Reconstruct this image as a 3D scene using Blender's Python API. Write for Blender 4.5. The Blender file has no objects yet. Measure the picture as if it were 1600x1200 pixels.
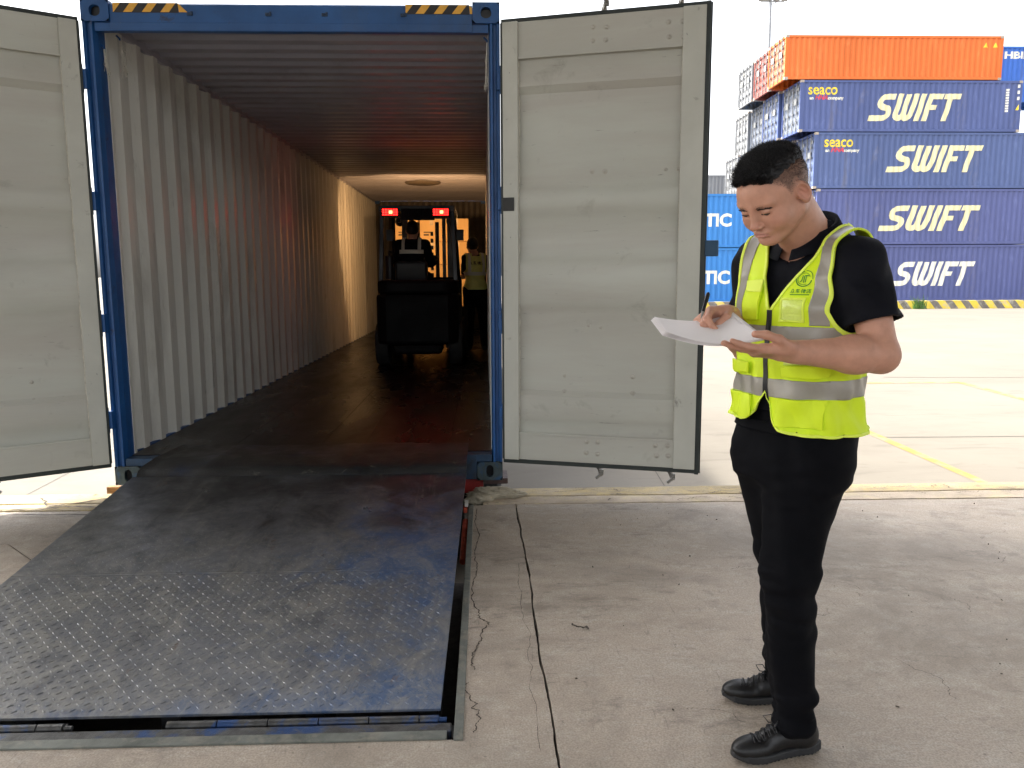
import bpy, bmesh, math, random
import numpy as np
from mathutils import Vector, Matrix, Euler
from mathutils.bvhtree import BVHTree
from mathutils.geometry import tessellate_polygon

random.seed(7)
RNG = np.random.default_rng(7)
S = bpy.context.scene
COL = S.collection
PI = math.pi
R = math.radians

# ---------------------------------------------------------------- camera, sky, sun, exposure
CAMZ = 1.36
cam_d = bpy.data.cameras.new('camera')
cam = bpy.data.objects.new('camera', cam_d)
COL.objects.link(cam)
S.camera = cam
cam_d.sensor_width = 36.0
cam_d.lens = 1234.0 / 1600.0 * 36.0
cam_d.clip_start = 0.05
cam_d.clip_end = 3000.0
_p, _y, _r = R(7.9), R(1.95), R(-0.27)
_f = Vector((math.sin(_y) * math.cos(_p), math.cos(_y) * math.cos(_p), -math.sin(_p)))
_ri = Vector((math.cos(_y), -math.sin(_y), 0))
_u = _ri.cross(_f)
_ri2 = _ri * math.cos(_r) + _u * math.sin(_r)
_u2 = _ri2.cross(_f)
cam.matrix_world = Matrix(((_ri2.x, _u2.x, -_f.x, 0), (_ri2.y, _u2.y, -_f.y, 0), (_ri2.z, _u2.z, -_f.z, CAMZ), (0, 0, 0, 1)))

SUN_EL = R(56)
SUN_AZ = R(288)          # compass bearing of the sun, clockwise from +Y
W = bpy.data.worlds.new('World')
S.world = W
W.use_nodes = True
wn = W.node_tree
bg = wn.nodes['Background']
sky = wn.nodes.new('ShaderNodeTexSky')
sky.sky_type = 'NISHITA'
sky.sun_disc = False
sky.sun_elevation = SUN_EL
sky.sun_rotation = SUN_AZ
sky.air_density = 1.0
sky.dust_density = 6.0
sky.ozone_density = 1.0
sky.altitude = 0
hsv = wn.nodes.new('ShaderNodeHueSaturation')      # hazy white sky
hsv.inputs['Saturation'].default_value = 0.22
hsv.inputs['Value'].default_value = 1.15
wn.links.new(sky.outputs[0], hsv.inputs['Color'])
wn.links.new(hsv.outputs[0], bg.inputs[0])
bg.inputs[1].default_value = 0.15
sd = bpy.data.lights.new('sun', 'SUN')
sd.energy = 2.0
sd.angle = R(3.0)
sd.color = (1.0, 0.95, 0.86)
sun = bpy.data.objects.new('sun', sd)
COL.objects.link(sun)
_sv = Vector((math.sin(SUN_AZ) * math.cos(SUN_EL), math.cos(SUN_AZ) * math.cos(SUN_EL), math.sin(SUN_EL)))
sun.rotation_euler = _sv.to_track_quat('Z', 'Y').to_euler()
S.view_settings.view_transform = 'Standard'
S.view_settings.look = 'None'
S.view_settings.gamma = 1.0
S.view_settings.exposure = 2.1
S.cycles.max_bounces = 10
S.cycles.diffuse_bounces = 6
S.cycles.use_denoising = True

# ---------------------------------------------------------------- helpers
def tag(o, label=None, cat=None, group=None, kind=None):
    if label: o['label'] = label
    if cat: o['category'] = cat
    if group: o['group'] = group
    if kind: o['kind'] = kind
    return o

def empty(name, loc=(0, 0, 0), rz=0.0):
    o = bpy.data.objects.new(name, None)
    o.empty_display_size = 0.1
    o.location = loc
    o.rotation_euler = (0, 0, rz)
    COL.objects.link(o)
    return o

def link_mesh(name, me, mats=None, parent=None, smooth=None, bevel=0.0):
    o = bpy.data.objects.new(name, me)
    COL.objects.link(o)
    if mats is not None:
        for m in (mats if isinstance(mats, (list, tuple)) else [mats]):
            me.materials.append(m)
    if parent is not None:
        o.parent = parent
    if smooth == 'all':
        me.polygons.foreach_set('use_smooth', [True] * len(me.polygons))
    elif smooth:
        me.polygons.foreach_set('use_smooth', [True] * len(me.polygons))
        try:
            me.set_sharp_from_angle(angle=R(smooth))
        except Exception:
            pass
    if bevel > 0:
        b = o.modifiers.new('bevel', 'BEVEL')
        b.width = bevel; b.segments = 2; b.limit_method = 'ANGLE'; b.angle_limit = R(40)
        b.use_clamp_overlap = True
    return o

class MB:
    """collects simple solids and links them as one mesh"""
    def __init__(s):
        s.v = []; s.f = []; s.m = []; s.mi = 0
    def mat(s, i): s.mi = i; return s
    def add(s, vs, fs):
        assert all(0 <= i < len(vs) for f in fs for i in f)
        k = len(s.v)
        s.v += [tuple(v) for v in vs]
        for f in fs:
            s.f.append(tuple(i + k for i in f)); s.m.append(s.mi)
        return s
    def box(s, c, d, rot=None):
        hx, hy, hz = d[0] / 2, d[1] / 2, d[2] / 2
        vs = [Vector((x, y, z)) for z in (-hz, hz) for y in (-hy, hy) for x in (-hx, hx)]
        if rot is not None:
            M = rot if isinstance(rot, Matrix) else Euler(rot).to_matrix()
            vs = [M @ v for v in vs]
        c = Vector(c)
        return s.add([v + c for v in vs], [(0, 2, 3, 1), (4, 5, 7, 6), (0, 1, 5, 4), (2, 6, 7, 3), (0, 4, 6, 2), (1, 3, 7, 5)])
    def span(s, a, b):
        return s.box([(a[i] + b[i]) / 2 for i in range(3)], [abs(b[i] - a[i]) for i in range(3)])
    def bar(s, a, b, w, h, up=(0, 0, 1)):
        a = Vector(a); b = Vector(b); d = (b - a)
        L = d.length; d = d / L
        u = Vector(up)
        if abs(d.dot(u)) > 0.98: u = Vector((1, 0, 0))
        x = d.cross(u).normalized(); z = x.cross(d)
        M = Matrix((x, d, z)).transposed()
        return s.box((a + b) / 2, (w, L, h), M)
    def tube(s, pts, r, n=10, caps=True):
        pts = [Vector(p) for p in pts]
        rs = r if isinstance(r, (list, tuple)) else [r] * len(pts)
        prev = None; rings = []
        for i, p in enumerate(pts):
            t = (pts[min(i + 1, len(pts) - 1)] - pts[max(i - 1, 0)]).normalized()
            if prev is None:
                a = Vector((0, 0, 1)) if abs(t.z) < 0.9 else Vector((1, 0, 0))
                x = t.cross(a).normalized()
            else:
                x = (prev - t * prev.dot(t)).normalized()
            prev = x; y = t.cross(x)
            rings.append([p + (x * math.cos(2 * PI * k / n) + y * math.sin(2 * PI * k / n)) * rs[i] for k in range(n)])
        vs = [v for rg in rings for v in rg]; fs = []
        for i in range(len(pts) - 1):
            for k in range(n):
                fs.append((i * n + k, i * n + (k + 1) % n, (i + 1) * n + (k + 1) % n, (i + 1) * n + k))
        if caps:
            fs.append(tuple(reversed(range(n)))); fs.append(tuple(range((len(pts) - 1) * n, len(pts) * n)))
        return s.add(vs, fs)
    def prism(s, poly, o, ex, ey, ez, depth):
        """poly (2-D) in the frame o, ex, ey, extruded along ez by depth"""
        o, ex, ey, ez = Vector(o), Vector(ex), Vector(ey), Vector(ez)
        n = len(poly)
        a = [o + ex * p[0] + ey * p[1] for p in poly]
        b = [p + ez * depth for p in a]
        fs = [tuple(range(n)), tuple(reversed(range(n, 2 * n)))]
        fs += [(k, n + k, n + (k + 1) % n, (k + 1) % n) for k in range(n)]
        return s.add(a + b, fs)
    def lathe(s, prof, o, ax, n=24):
        """prof: list of (radius, height along ax)"""
        o = Vector(o); ax = Vector(ax).normalized()
        a = Vector((0, 0, 1)) if abs(ax.z) < 0.9 else Vector((1, 0, 0))
        x = ax.cross(a).normalized(); y = ax.cross(x)
        vs = []; fs = []
        for (r, h) in prof:
            vs += [o + ax * h + (x * math.cos(2 * PI * k / n) + y * math.sin(2 * PI * k / n)) * max(r, 1e-4) for k in range(n)]
        for i in range(len(prof) - 1):
            for k in range(n):
                fs.append((i * n + k, i * n + (k + 1) % n, (i + 1) * n + (k + 1) % n, (i + 1) * n + k))
        fs.append(tuple(reversed(range(n)))); fs.append(tuple(range((len(prof) - 1) * n, len(prof) * n)))
        return s.add(vs, fs)
    def build(s, name, mats, parent=None, bevel=0.0, smooth=None, fixn=True):
        me = bpy.data.meshes.new(name)
        me.from_pydata(s.v, [], s.f)
        me.polygons.foreach_set('material_index', s.m)
        if fixn:
            bm = bmesh.new(); bm.from_mesh(me)
            bmesh.ops.recalc_face_normals(bm, faces=bm.faces)
            bm.to_mesh(me); bm.free()
        me.update()
        return link_mesh(name, me, mats, parent, smooth, bevel)

# ---------------------------------------------------------------- materials
MATS = {}
def _n(nt, t, **kw):
    n = nt.nodes.new(t)
    for k, v in kw.items(): setattr(n, k, v)
    return n

def _mix(nt, fac, a, b, blend='MIX'):
    m = _n(nt, 'ShaderNodeMix', data_type='RGBA', blend_type=blend)
    for sock, v in ((m.inputs[0], fac), (m.inputs[6], a), (m.inputs[7], b)):
        if isinstance(v, bpy.types.NodeSocket): nt.links.new(v, sock)
        elif isinstance(v, (tuple, list)): sock.default_value = (*v[:3], 1)
        else: sock.default_value = v
    return m.outputs[2]

def _noise(nt, co, scale, detail=6, rough=0.6, dist=0.0, stretch=None):
    if stretch:
        mp = _n(nt, 'ShaderNodeMapping'); mp.inputs['Scale'].default_value = stretch
        nt.links.new(co, mp.inputs[0]); co = mp.outputs[0]
    n = _n(nt, 'ShaderNodeTexNoise')
    n.inputs['Scale'].default_value = scale; n.inputs['Detail'].default_value = detail
    n.inputs['Roughness'].default_value = rough; n.inputs['Distortion'].default_value = dist
    nt.links.new(co, n.inputs['Vector'])
    return n.outputs[0]

def _ramp(nt, v, lo, hi, a=0.0, b=1.0):
    m = _n(nt, 'ShaderNodeMapRange'); m.clamp = True
    m.inputs[1].default_value = lo; m.inputs[2].default_value = hi
    m.inputs[3].default_value = a; m.inputs[4].default_value = b
    nt.links.new(v, m.inputs[0])
    return m.outputs[0]

def _math(nt, op, a, b=None):
    m = _n(nt, 'ShaderNodeMath', operation=op)
    for i, v in enumerate((a, b)):
        if v is None: continue
        if isinstance(v, bpy.types.NodeSocket): nt.links.new(v, m.inputs[i])
        else: m.inputs[i].default_value = v
    return m.outputs[0]

def pm(name, col, rough=0.6, metal=0.0, var=0.18, vscale=4.0, col2=None, bump=0.0, bscale=60.0, stains=(), spec=0.5,
       rvar=0.12, stretch=None, emit=None, coat=0.0, sheen=0.0, sss=0.0, extra=None, alpha=None, bstretch=None):
    """procedural Principled material; stains = (colour, scale, lo, hi, amount[, stretch])"""
    if name in MATS: return MATS[name]
    m = bpy.data.materials.new(name); m.use_nodes = True
    nt = m.node_tree; b = nt.nodes['Principled BSDF']
    tc = _n(nt, 'ShaderNodeTexCoord'); co = tc.outputs['Object']
    n1 = _noise(nt, co, vscale, 7, 0.62, 0.3, stretch)
    f1 = _ramp(nt, n1, 0.3, 0.7)
    c2 = col2 or tuple(c * (1 - var) for c in col)
    c1 = col if col2 else tuple(min(1, c * (1 + var * 0.6)) for c in col)
    c = _mix(nt, f1, c1, c2)
    rgh = _ramp(nt, n1, 0.25, 0.75, max(0.03, rough - rvar), min(1, rough + rvar))
    for st in stains:
        sn = _noise(nt, co, st[1], 8, 0.68, 0.5, st[5] if len(st) > 5 else None)
        f = _ramp(nt, sn, st[2], st[3], 0, st[4])
        c = _mix(nt, f, c, st[0])
    if extra: c = extra(nt, co, c, b)
    nt.links.new(c, b.inputs['Base Color'])
    nt.links.new(rgh, b.inputs['Roughness'])
    b.inputs['Metallic'].default_value = metal
    b.inputs['Specular IOR Level'].default_value = spec
    if coat: b.inputs['Coat Weight'].default_value = coat; b.inputs['Coat Roughness'].default_value = 0.2
    if sheen: b.inputs['Sheen Weight'].default_value = sheen; b.inputs['Sheen Roughness'].default_value = 0.6
    if sss:
        b.inputs['Subsurface Weight'].default_value = sss; b.inputs['Subsurface Radius'].default_value = (1.0, 0.35, 0.2)
        b.inputs['Subsurface Scale'].default_value = 0.006
    if bump:
        bn = _noise(nt, co, bscale, 8, 0.7, 0.0, bstretch)
        bp = _n(nt, 'ShaderNodeBump'); bp.inputs['Strength'].default_value = bump; bp.inputs['Distance'].default_value = 0.01
        nt.links.new(bn, bp.inputs['Height']); nt.links.new(bp.outputs[0], b.inputs['Normal'])
    if emit:
        b.inputs['Emission Color'].default_value = (*emit[0], 1); b.inputs['Emission Strength'].default_value = emit[1]
    MATS[name] = m
    return m

M_blue = pm('container_blue_paint', (0.012, 0.085, 0.27), 0.42, var=0.25, vscale=3, bump=0.12, bscale=30,
            stains=[((0.03, 0.02, 0.018), 9, 0.62, 0.72, 0.75), ((0.1, 0.15, 0.22), 25, 0.64, 0.72, 0.5), ((0.05, 0.07, 0.1), 2.2, 0.5, 0.75, 0.45, (1, 1, 0.25))])
M_grime_blue = pm('grimy_blue_casting', (0.045, 0.07, 0.08), 0.6, var=0.4, vscale=12, bump=0.4, bscale=50,
                  stains=[((0.015, 0.08, 0.2), 9, 0.5, 0.6, 0.7), ((0.1, 0.035, 0.02), 14, 0.6, 0.7, 0.8)])
M_inner = pm('pale_grey_inner_paint', (0.40, 0.385, 0.34), 0.5, var=0.09, vscale=1.6, bump=0.06, bscale=25, stretch=(1, 1, 0.4),
             stains=[((0.17, 0.15, 0.13), 4, 0.6, 0.8, 0.5, (1, 1, 0.25)), ((0.08, 0.06, 0.05), 42, 0.72, 0.76, 0.75), ((0.2, 0.17, 0.14), 90, 0.68, 0.74, 0.35, (1, 1, 3))])
M_door_in = pm('door_inner_paint', (0.485, 0.49, 0.435), 0.42, var=0.07, vscale=1.4, bump=0.05, bscale=22, stretch=(0.6, 0.6, 2.4),
               stains=[((0.42, 0.385, 0.345), 1.2, 0.42, 0.62, 0.55, (0.3, 0.3, 3)), ((0.2, 0.18, 0.15), 5, 0.6, 0.78, 0.55), ((0.25, 0.16, 0.1), 9, 0.68, 0.74, 0.6, (2.5, 2.5, 0.3)), ((0.12, 0.11, 0.1), 22, 0.66, 0.69, 0.55, (0.3, 1, 2.5)), ((0.08, 0.07, 0.06), 38, 0.72, 0.77, 0.8)])
M_door_edge = pm('door_stile_paint', (0.50, 0.50, 0.445), 0.45, var=0.1, vscale=3, bump=0.08, bscale=30,
                 stains=[((0.12, 0.10, 0.08), 9, 0.62, 0.72, 0.6), ((0.05, 0.06, 0.07), 30, 0.68, 0.72, 0.8, (1, 1, 0.5))])
M_rubber = pm('black_rubber', (0.014, 0.015, 0.015), 0.55, var=0.3, bump=0.1)
M_gasket = pm('dark_green_gasket', (0.02, 0.028, 0.026), 0.5, var=0.3, bump=0.1)
M_steel = pm('worn_steel', (0.23, 0.22, 0.2), 0.5, metal=0.7, var=0.3, vscale=12, bump=0.2, bscale=80,
             stains=[((0.12, 0.05, 0.03), 20, 0.6, 0.7, 0.6)])
M_bolt = pm('painted_bolt', (0.45, 0.43, 0.38), 0.35, metal=0.2, var=0.15)
M_black = pm('black_paint', (0.012, 0.012, 0.013), 0.4, var=0.3)
M_red = pm('red_chassis_paint', (0.35, 0.025, 0.02), 0.5, var=0.3, vscale=8, bump=0.1, stains=[((0.05, 0.03, 0.025), 10, 0.55, 0.7, 0.7)])
M_wood = pm('old_orange_timber', (0.33, 0.17, 0.06), 0.8, var=0.35, vscale=20, stretch=(1, 1, 6), bump=0.3)
M_white_cord = pm('frayed_white_cord', (0.6, 0.57, 0.5), 0.9, var=0.2, vscale=80)
WORK_W = 19.0
# ================================================================ GROUND
Y0 = 4.93            # container rear face
ZB = 0.056           # container underside
XL, XR = -2.333, 0.105
FZ = ZB + 0.17       # container floor level

def jag(a, b, n, amp, seed, taper=False):
    """broken polyline from a to b"""
    r = np.random.default_rng(seed)
    a = np.array(a, float); b = np.array(b, float); d = b - a; nn = np.array([-d[1], d[0]]); nn /= np.linalg.norm(nn)
    t = np.linspace(0, 1, n); off = np.zeros(n)
    for k, am in ((3, 1.0), (9, 0.5), (27, 0.25), (70, 0.14)):
        xs = np.linspace(0, 1, k + 2); ys = r.normal(0, 1, k + 2) * am; off += np.interp(t, xs, ys)
    off *= amp
    off -= off[0] + (off[-1] - off[0]) * t
    return a + d * t[:, None] + nn * off[:, None]

def slab(mb, poly, z, depth=0.05):
    poly = [Vector((p[0], p[1], z)) for p in poly]
    tris = tessellate_polygon([poly])
    n = len(poly)
    low = [Vector((p.x, p.y, z - depth)) for p in poly]
    mb.add(poly, tris)
    mb.add(poly + low, [(k, (k + 1) % n, n + (k + 1) % n, n + k) for k in range(n)])

def concrete_extra(nt, co, c, b):
    # pale scuffs, dark specks, long faint trowel scratches
    s = _noise(nt, co, 1.3, 10, 0.8, 0.2, (1, 1.7, 1))
    c = _mix(nt, _ramp(nt, s, 0.5, 0.66, 0, 0.55), c, (0.52, 0.47, 0.40))
    s = _noise(nt, co, 6.5, 12, 0.88, 0.15, (1, 1.6, 1))
    c = _mix(nt, _ramp(nt, s, 0.50, 0.60, 0, 0.6), c, (0.56, 0.51, 0.44))
    s = _noise(nt, co, 3.0, 12, 0.82, 0.15)
    c = _mix(nt, _ramp(nt, s, 0.54, 0.68, 0, 0.6), c, (0.17, 0.145, 0.12))
    s = _noise(nt, co, 0.8, 8, 0.7, 0.6)
    c = _mix(nt, _ramp(nt, s, 0.48, 0.62, 0, 0.62), c, (0.2, 0.168, 0.132))
    s = _noise(nt, co, 1.7, 11, 0.85, 0.3, (0.7, 1.5, 1))
    c = _mix(nt, _ramp(nt, s, 0.54, 0.61, 0, 0.6), c, (0.15, 0.127, 0.105))
    s = _noise(nt, co, 38, 4, 0.6)
    c = _mix(nt, _ramp(nt, s, 0.67, 0.71, 0, 0.6), c, (0.1, 0.085, 0.07))
    s = _noise(nt, co, 160, 3, 0.6)
    c = _mix(nt, _ramp(nt, s, 0.4, 0.62, 0, 0.5), c, (0.2, 0.172, 0.14))
    s = _noise(nt, co, 9, 3, 0.5, 2.0, (7, 0.7, 1))
    c = _mix(nt, _ramp(nt, s, 0.66, 0.70, 0, 0.35), c, (0.13, 0.11, 0.09))
    return c
M_conc = pm('dock_concrete', (0.46, 0.385, 0.31), 0.72, var=0.2, vscale=0.9, bump=0.35, bscale=35, extra=concrete_extra)

def ledge_extra(nt, co, c, b):
    s = _noise(nt, co, 7, 9, 0.75, 1.0, (1, 2, 1))
    c = _mix(nt, _ramp(nt, s, 0.45, 0.6, 0, 0.75), c, (0.56, 0.43, 0.19))
    s = _noise(nt, co, 30, 6, 0.7)
    c = _mix(nt, _ramp(nt, s, 0.6, 0.66, 0, 0.7), c, (0.16, 0.13, 0.1))
    return c
M_ledge = pm('ledge_worn_yellow', (0.42, 0.34, 0.22), 0.85, var=0.25, vscale=3, bump=1.0, bscale=45, extra=ledge_extra)  # worn yellow, kept bright in colour as if sun touches the edge
M_ledge2 = pm('ledge_pinkish_concrete', (0.52, 0.43, 0.33), 0.88, var=0.2, vscale=6, bump=1.0, bscale=40,
              stains=[((0.62, 0.53, 0.3), 5, 0.5, 0.65, 0.6), ((0.15, 0.12, 0.1), 26, 0.6, 0.68, 0.7)])  # pinkish concrete lightened to carry the sunlit look of the ledge
M_deep = pm('crack_bottom', (0.035, 0.028, 0.022), 0.95, var=0.4, vscale=30)
M_filler = pm('crumbled_mortar', (0.47, 0.42, 0.32), 0.95, var=0.3, vscale=18, bump=1.0, bscale=60, stains=[((0.2, 0.15, 0.1), 20, 0.58, 0.68, 0.6)])

PX0, PX1, PY0, PY1 = -2.055, -0.078, 2.17, 4.93     # leveller pit opening (outside edge of its steel frame)
DX = 14.0
# joints: a long dark joint beside the pit, a cracked strip behind the container
jL = jag((0.175, PY1 - 0.34), (0.195, -6.0), 420, 0.012, 11)
ka = jag((-0.02, 4.58), (DX, 4.54), 700, 0.022, 5)           # inner ledge crack
kb = jag((0.24, 4.735), (DX, 4.70), 700, 0.016, 6)           # outer ledge crack
gw = 0.0036
_rg = np.random.default_rng(77)
def rough_w(n, r):
    w = np.abs(np.interp(np.arange(n), np.arange(0, n + 6, 6), r.normal(0.8, 0.7, len(np.arange(0, n + 6, 6))))) * 0.8 + np.abs(r.normal(0, 0.35, n)) + 0.25
    return w
gwid = rough_w(420, _rg); gwid2 = rough_w(420, _rg)
mb = MB()
slab(mb, [tuple(p + [-gw * gwid[i], 0]) for i, p in enumerate(jL)] + [(PX1, -6.0), (PX1, 4.56), (jL[0][0] - 0.03, 4.565)], 0.0)
slab(mb, [tuple(p + [gw * gwid2[i], 0]) for i, p in enumerate(jL)][::-1] +
     [(jL[0][0] + 0.01, 4.565)] + [tuple(p - [0, 0.003]) for p in ka if p[0] > jL[0][0] + 0.03] + [(DX, -6.0)], -0.001)
slab(mb, [(PX1 - 0.0, -6.0), (PX1, PY0), (PX0, PY0), (PX0, -6.0)], 0.0)
jM = jag((PX0 - 0.002, 4.66), (-3.6, 3.1), 200, 0.02, 15)        # left diagonal joint
jN = jag((-DX, 4.60), (PX0, 4.57), 700, 0.03, 16)
slab(mb, [(PX0, -6.0), (PX0, 3.6)] + [(-2.45, 3.98)] + [tuple(p) for p in jag((-2.47, 4.0), (-4.2, 2.2), 160, 0.012, 21)] + [(-DX, 1.2), (-DX, -6.0)], 0.0)
slab(mb, [(PX0, 3.612)] + [(-2.45, 3.992)] + [tuple(p) for p in jag((-2.482, 4.012), (-4.212, 2.212), 160, 0.012, 21)] + [(-DX, 1.215)] + [tuple(p) for p in jN], -0.002)
dock = mb.build('dock_platform', M_conc)
tag(dock, kind='structure')
mb = MB()
slab(mb, [tuple(p + [0, 0.011]) for p in ka] + [tuple(p - [0, 0.008]) for p in kb[::-1]] + [(0.02, 4.735), (-0.02, 4.62)], 0.002)
mb.mat(1)
slab(mb, [tuple(p + [0, 0.005]) for p in kb] + [(DX, 4.905)] + [tuple(p) for p in jag((DX, 4.91), (0.13, 4.905), 400, 0.006, 8)] + [(0.13, 4.745)], 0.004, 0.3)
mb.mat(1)
kc = jag((-DX, 4.72), (PX0 - 0.0, 4.70), 700, 0.03, 26)
slab(mb, [tuple(p + [0, 0.010]) for p in jN] + [tuple(p - [0, 0.005]) for p in kc[::-1]], 0.003)
slab(mb, [tuple(p + [0, 0.006]) for p in kc] + [(PX0 , 4.9)] + [tuple(p) for p in jag((PX0, 4.91), (-DX, 4.905), 400, 0.006, 9)], 0.006, 0.3)
led = mb.build('dock_ledge', [M_ledge2, M_ledge])
tag(led, kind='structure')
mb = MB()
mb.span((PX1, -6, -1.6), (DX, 4.9, -0.028)); mb.span((-DX, -6, -1.6), (PX0, 4.9, -0.028)); mb.span((PX0, -6, -1.6), (PX1, PY0, -0.028))
mb.span((PX0, PY0, -1.6), (PX1, 4.9, -0.62))
tag(mb.build('dock_base', M_deep), kind='structure')

# yard: falls from the stacks towards the dock for drainage
def yard_z(y): return float(np.interp(y, [4.8, 12, 41, 60, 900], [-1.12, -0.75, -0.13, -0.12, -0.12]))
def yard_extra(nt, co, c, b):
    s = _noise(nt, co, 0.35, 9, 0.7, 0.8, (1, 3, 1))
    c = _mix(nt, _ramp(nt, s, 0.5, 0.7, 0, 0.5), c, (0.098, 0.085, 0.067))
    s = _noise(nt, co, 0.5, 6, 0.65, 2.0, (1.2, 6, 1))
    c = _mix(nt, _ramp(nt, s, 0.56, 0.68, 0, 0.5), c, (0.085, 0.074, 0.058))
    s = _noise(nt, co, 14, 6, 0.7)
    c = _mix(nt, _ramp(nt, s, 0.6, 0.75, 0, 0.4), c, (0.10, 0.088, 0.07))
    return c
M_yard = pm('yard_concrete', (0.138, 0.122, 0.097), 0.85, var=0.1, vscale=0.3, bump=0.15, bscale=20, extra=yard_extra)
ys = [-60, 4.8] + list(np.linspace(5.5, 60, 60)) + [120, 300, 900]
xs = [-900, -200, -60] + list(np.linspace(-40, 60, 26)) + [200, 900]
vs = [(x, y, yard_z(y) if y >= 4.8 else -1.12) for y in ys for x in xs]
nx = len(xs)
fs = [(j * nx + i, j * nx + i + 1, (j + 1) * nx + i + 1, (j + 1) * nx + i) for j in range(len(ys) - 1) for i in range(nx - 1)]
tag(MB().add(vs, fs).build('ground', M_yard, fixn=False), kind='structure')
M_yline = pm('faded_yellow_line', (0.22, 0.15, 0.03), 0.8, var=0.1, vscale=2,
             stains=[((0.17, 0.148, 0.11), 4, 0.42, 0.6, 0.85)])
def ground_strip(mb, a, b, w, dz=0.004):
    a = np.array(a, float); b = np.array(b, float); d = b - a; L = np.linalg.norm(d); n = np.array([-d[1], d[0]]) / L * w / 2
    k = max(2, int(L / 0.8) + 1); vs = []
    for t in np.linspace(0, 1, k):
        for s in (-1, 1):
            p = a + d * t + n * s; vs.append((p[0], p[1], yard_z(p[1]) + dz))
    mb.add(vs, [(2 * i, 2 * i + 1, 2 * i + 3, 2 * i + 2) for i in range(k - 1)])
def yard_pt(px, py):
    """where a sight line meets the sloping yard (layout arithmetic only)"""
    d = _f + _ri2 * ((px - 800) / 1234) - _u2 * ((py - 600) / 1234)
    y = 5.0
    for _ in range(4000):
        if CAMZ + d.z / d.y * y <= yard_z(y): break
        y += 0.02
    return (d.x / d.y * y, y)
mb = MB()
ground_strip(mb, yard_pt(1340, 668), yard_pt(1540, 756), 0.13)
ground_strip(mb, yard_pt(1500, 598), yard_pt(1640, 635), 0.14)
ground_strip(mb, yard_pt(1500, 598), yard_pt(1200, 600), 0.1)
ground_strip(mb, (-8, 5.35), (9, 5.35), 0.15)
tag(mb.build('road_marking', M_yline, fixn=False), kind='structure')
M_joint = pm('yard_joint', (0.07, 0.06, 0.05), 0.9)
mb = MB()
for (a, b) in (((1380, 500), (1640, 501)), ((1380, 590), (1640, 590)), ((1380, 684), (1640, 682)), ((1020, 730), (1038, 760))):
    ground_strip(mb, yard_pt(*a), yard_pt(*b), 0.03 if a[1] < 700 else 0.012, 0.003)
ground_strip(mb, yard_pt(30, 780), yard_pt(120, 733), 0.012, 0.003)
for p0, p1, w in (((1405, 610), (1440, 620), 0.05), ((1400, 640), (1500, 665), 0.10), ((1440, 556), (1600, 585), 0.12), ((1450, 700), (1600, 740), 0.06)):
    pass
tag(mb.build('pavement_joint', M_joint, fixn=False), kind='structure')

# ================================================================ DOCK ROOF (overhead, outside the view, shades the dock)
M_roof = pm('canopy_sheet', (0.42, 0.43, 0.44), 0.6, var=0.1)
rf = empty('dock_canopy', (0, 0, 0))
tag(rf, 'grey sheet metal canopy high above the loading dock', 'canopy')
mb = MB(); mb.span((-6.1, -7, 5.6), (18, 6.03, 5.7)); mb.span((-16, -7, 5.6), (-6.1, 5.35, 5.7)); mb.build('roof', M_roof, rf)  # unseen roof; front edge, stepped at left, shaped to steer the sun
for x in (-12, -4, 6, 14):
    mb = MB(); mb.span((x - .15, -5.8, 0.0), (x + .15, -5.5, 5.6)); mb.build('column', M_roof, rf)
    mb = MB(); mb.span((x - .1, -6.8, 5.35), (x + .1, 4.6, 5.597)); mb.build('rafter', M_roof, rf)

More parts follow.
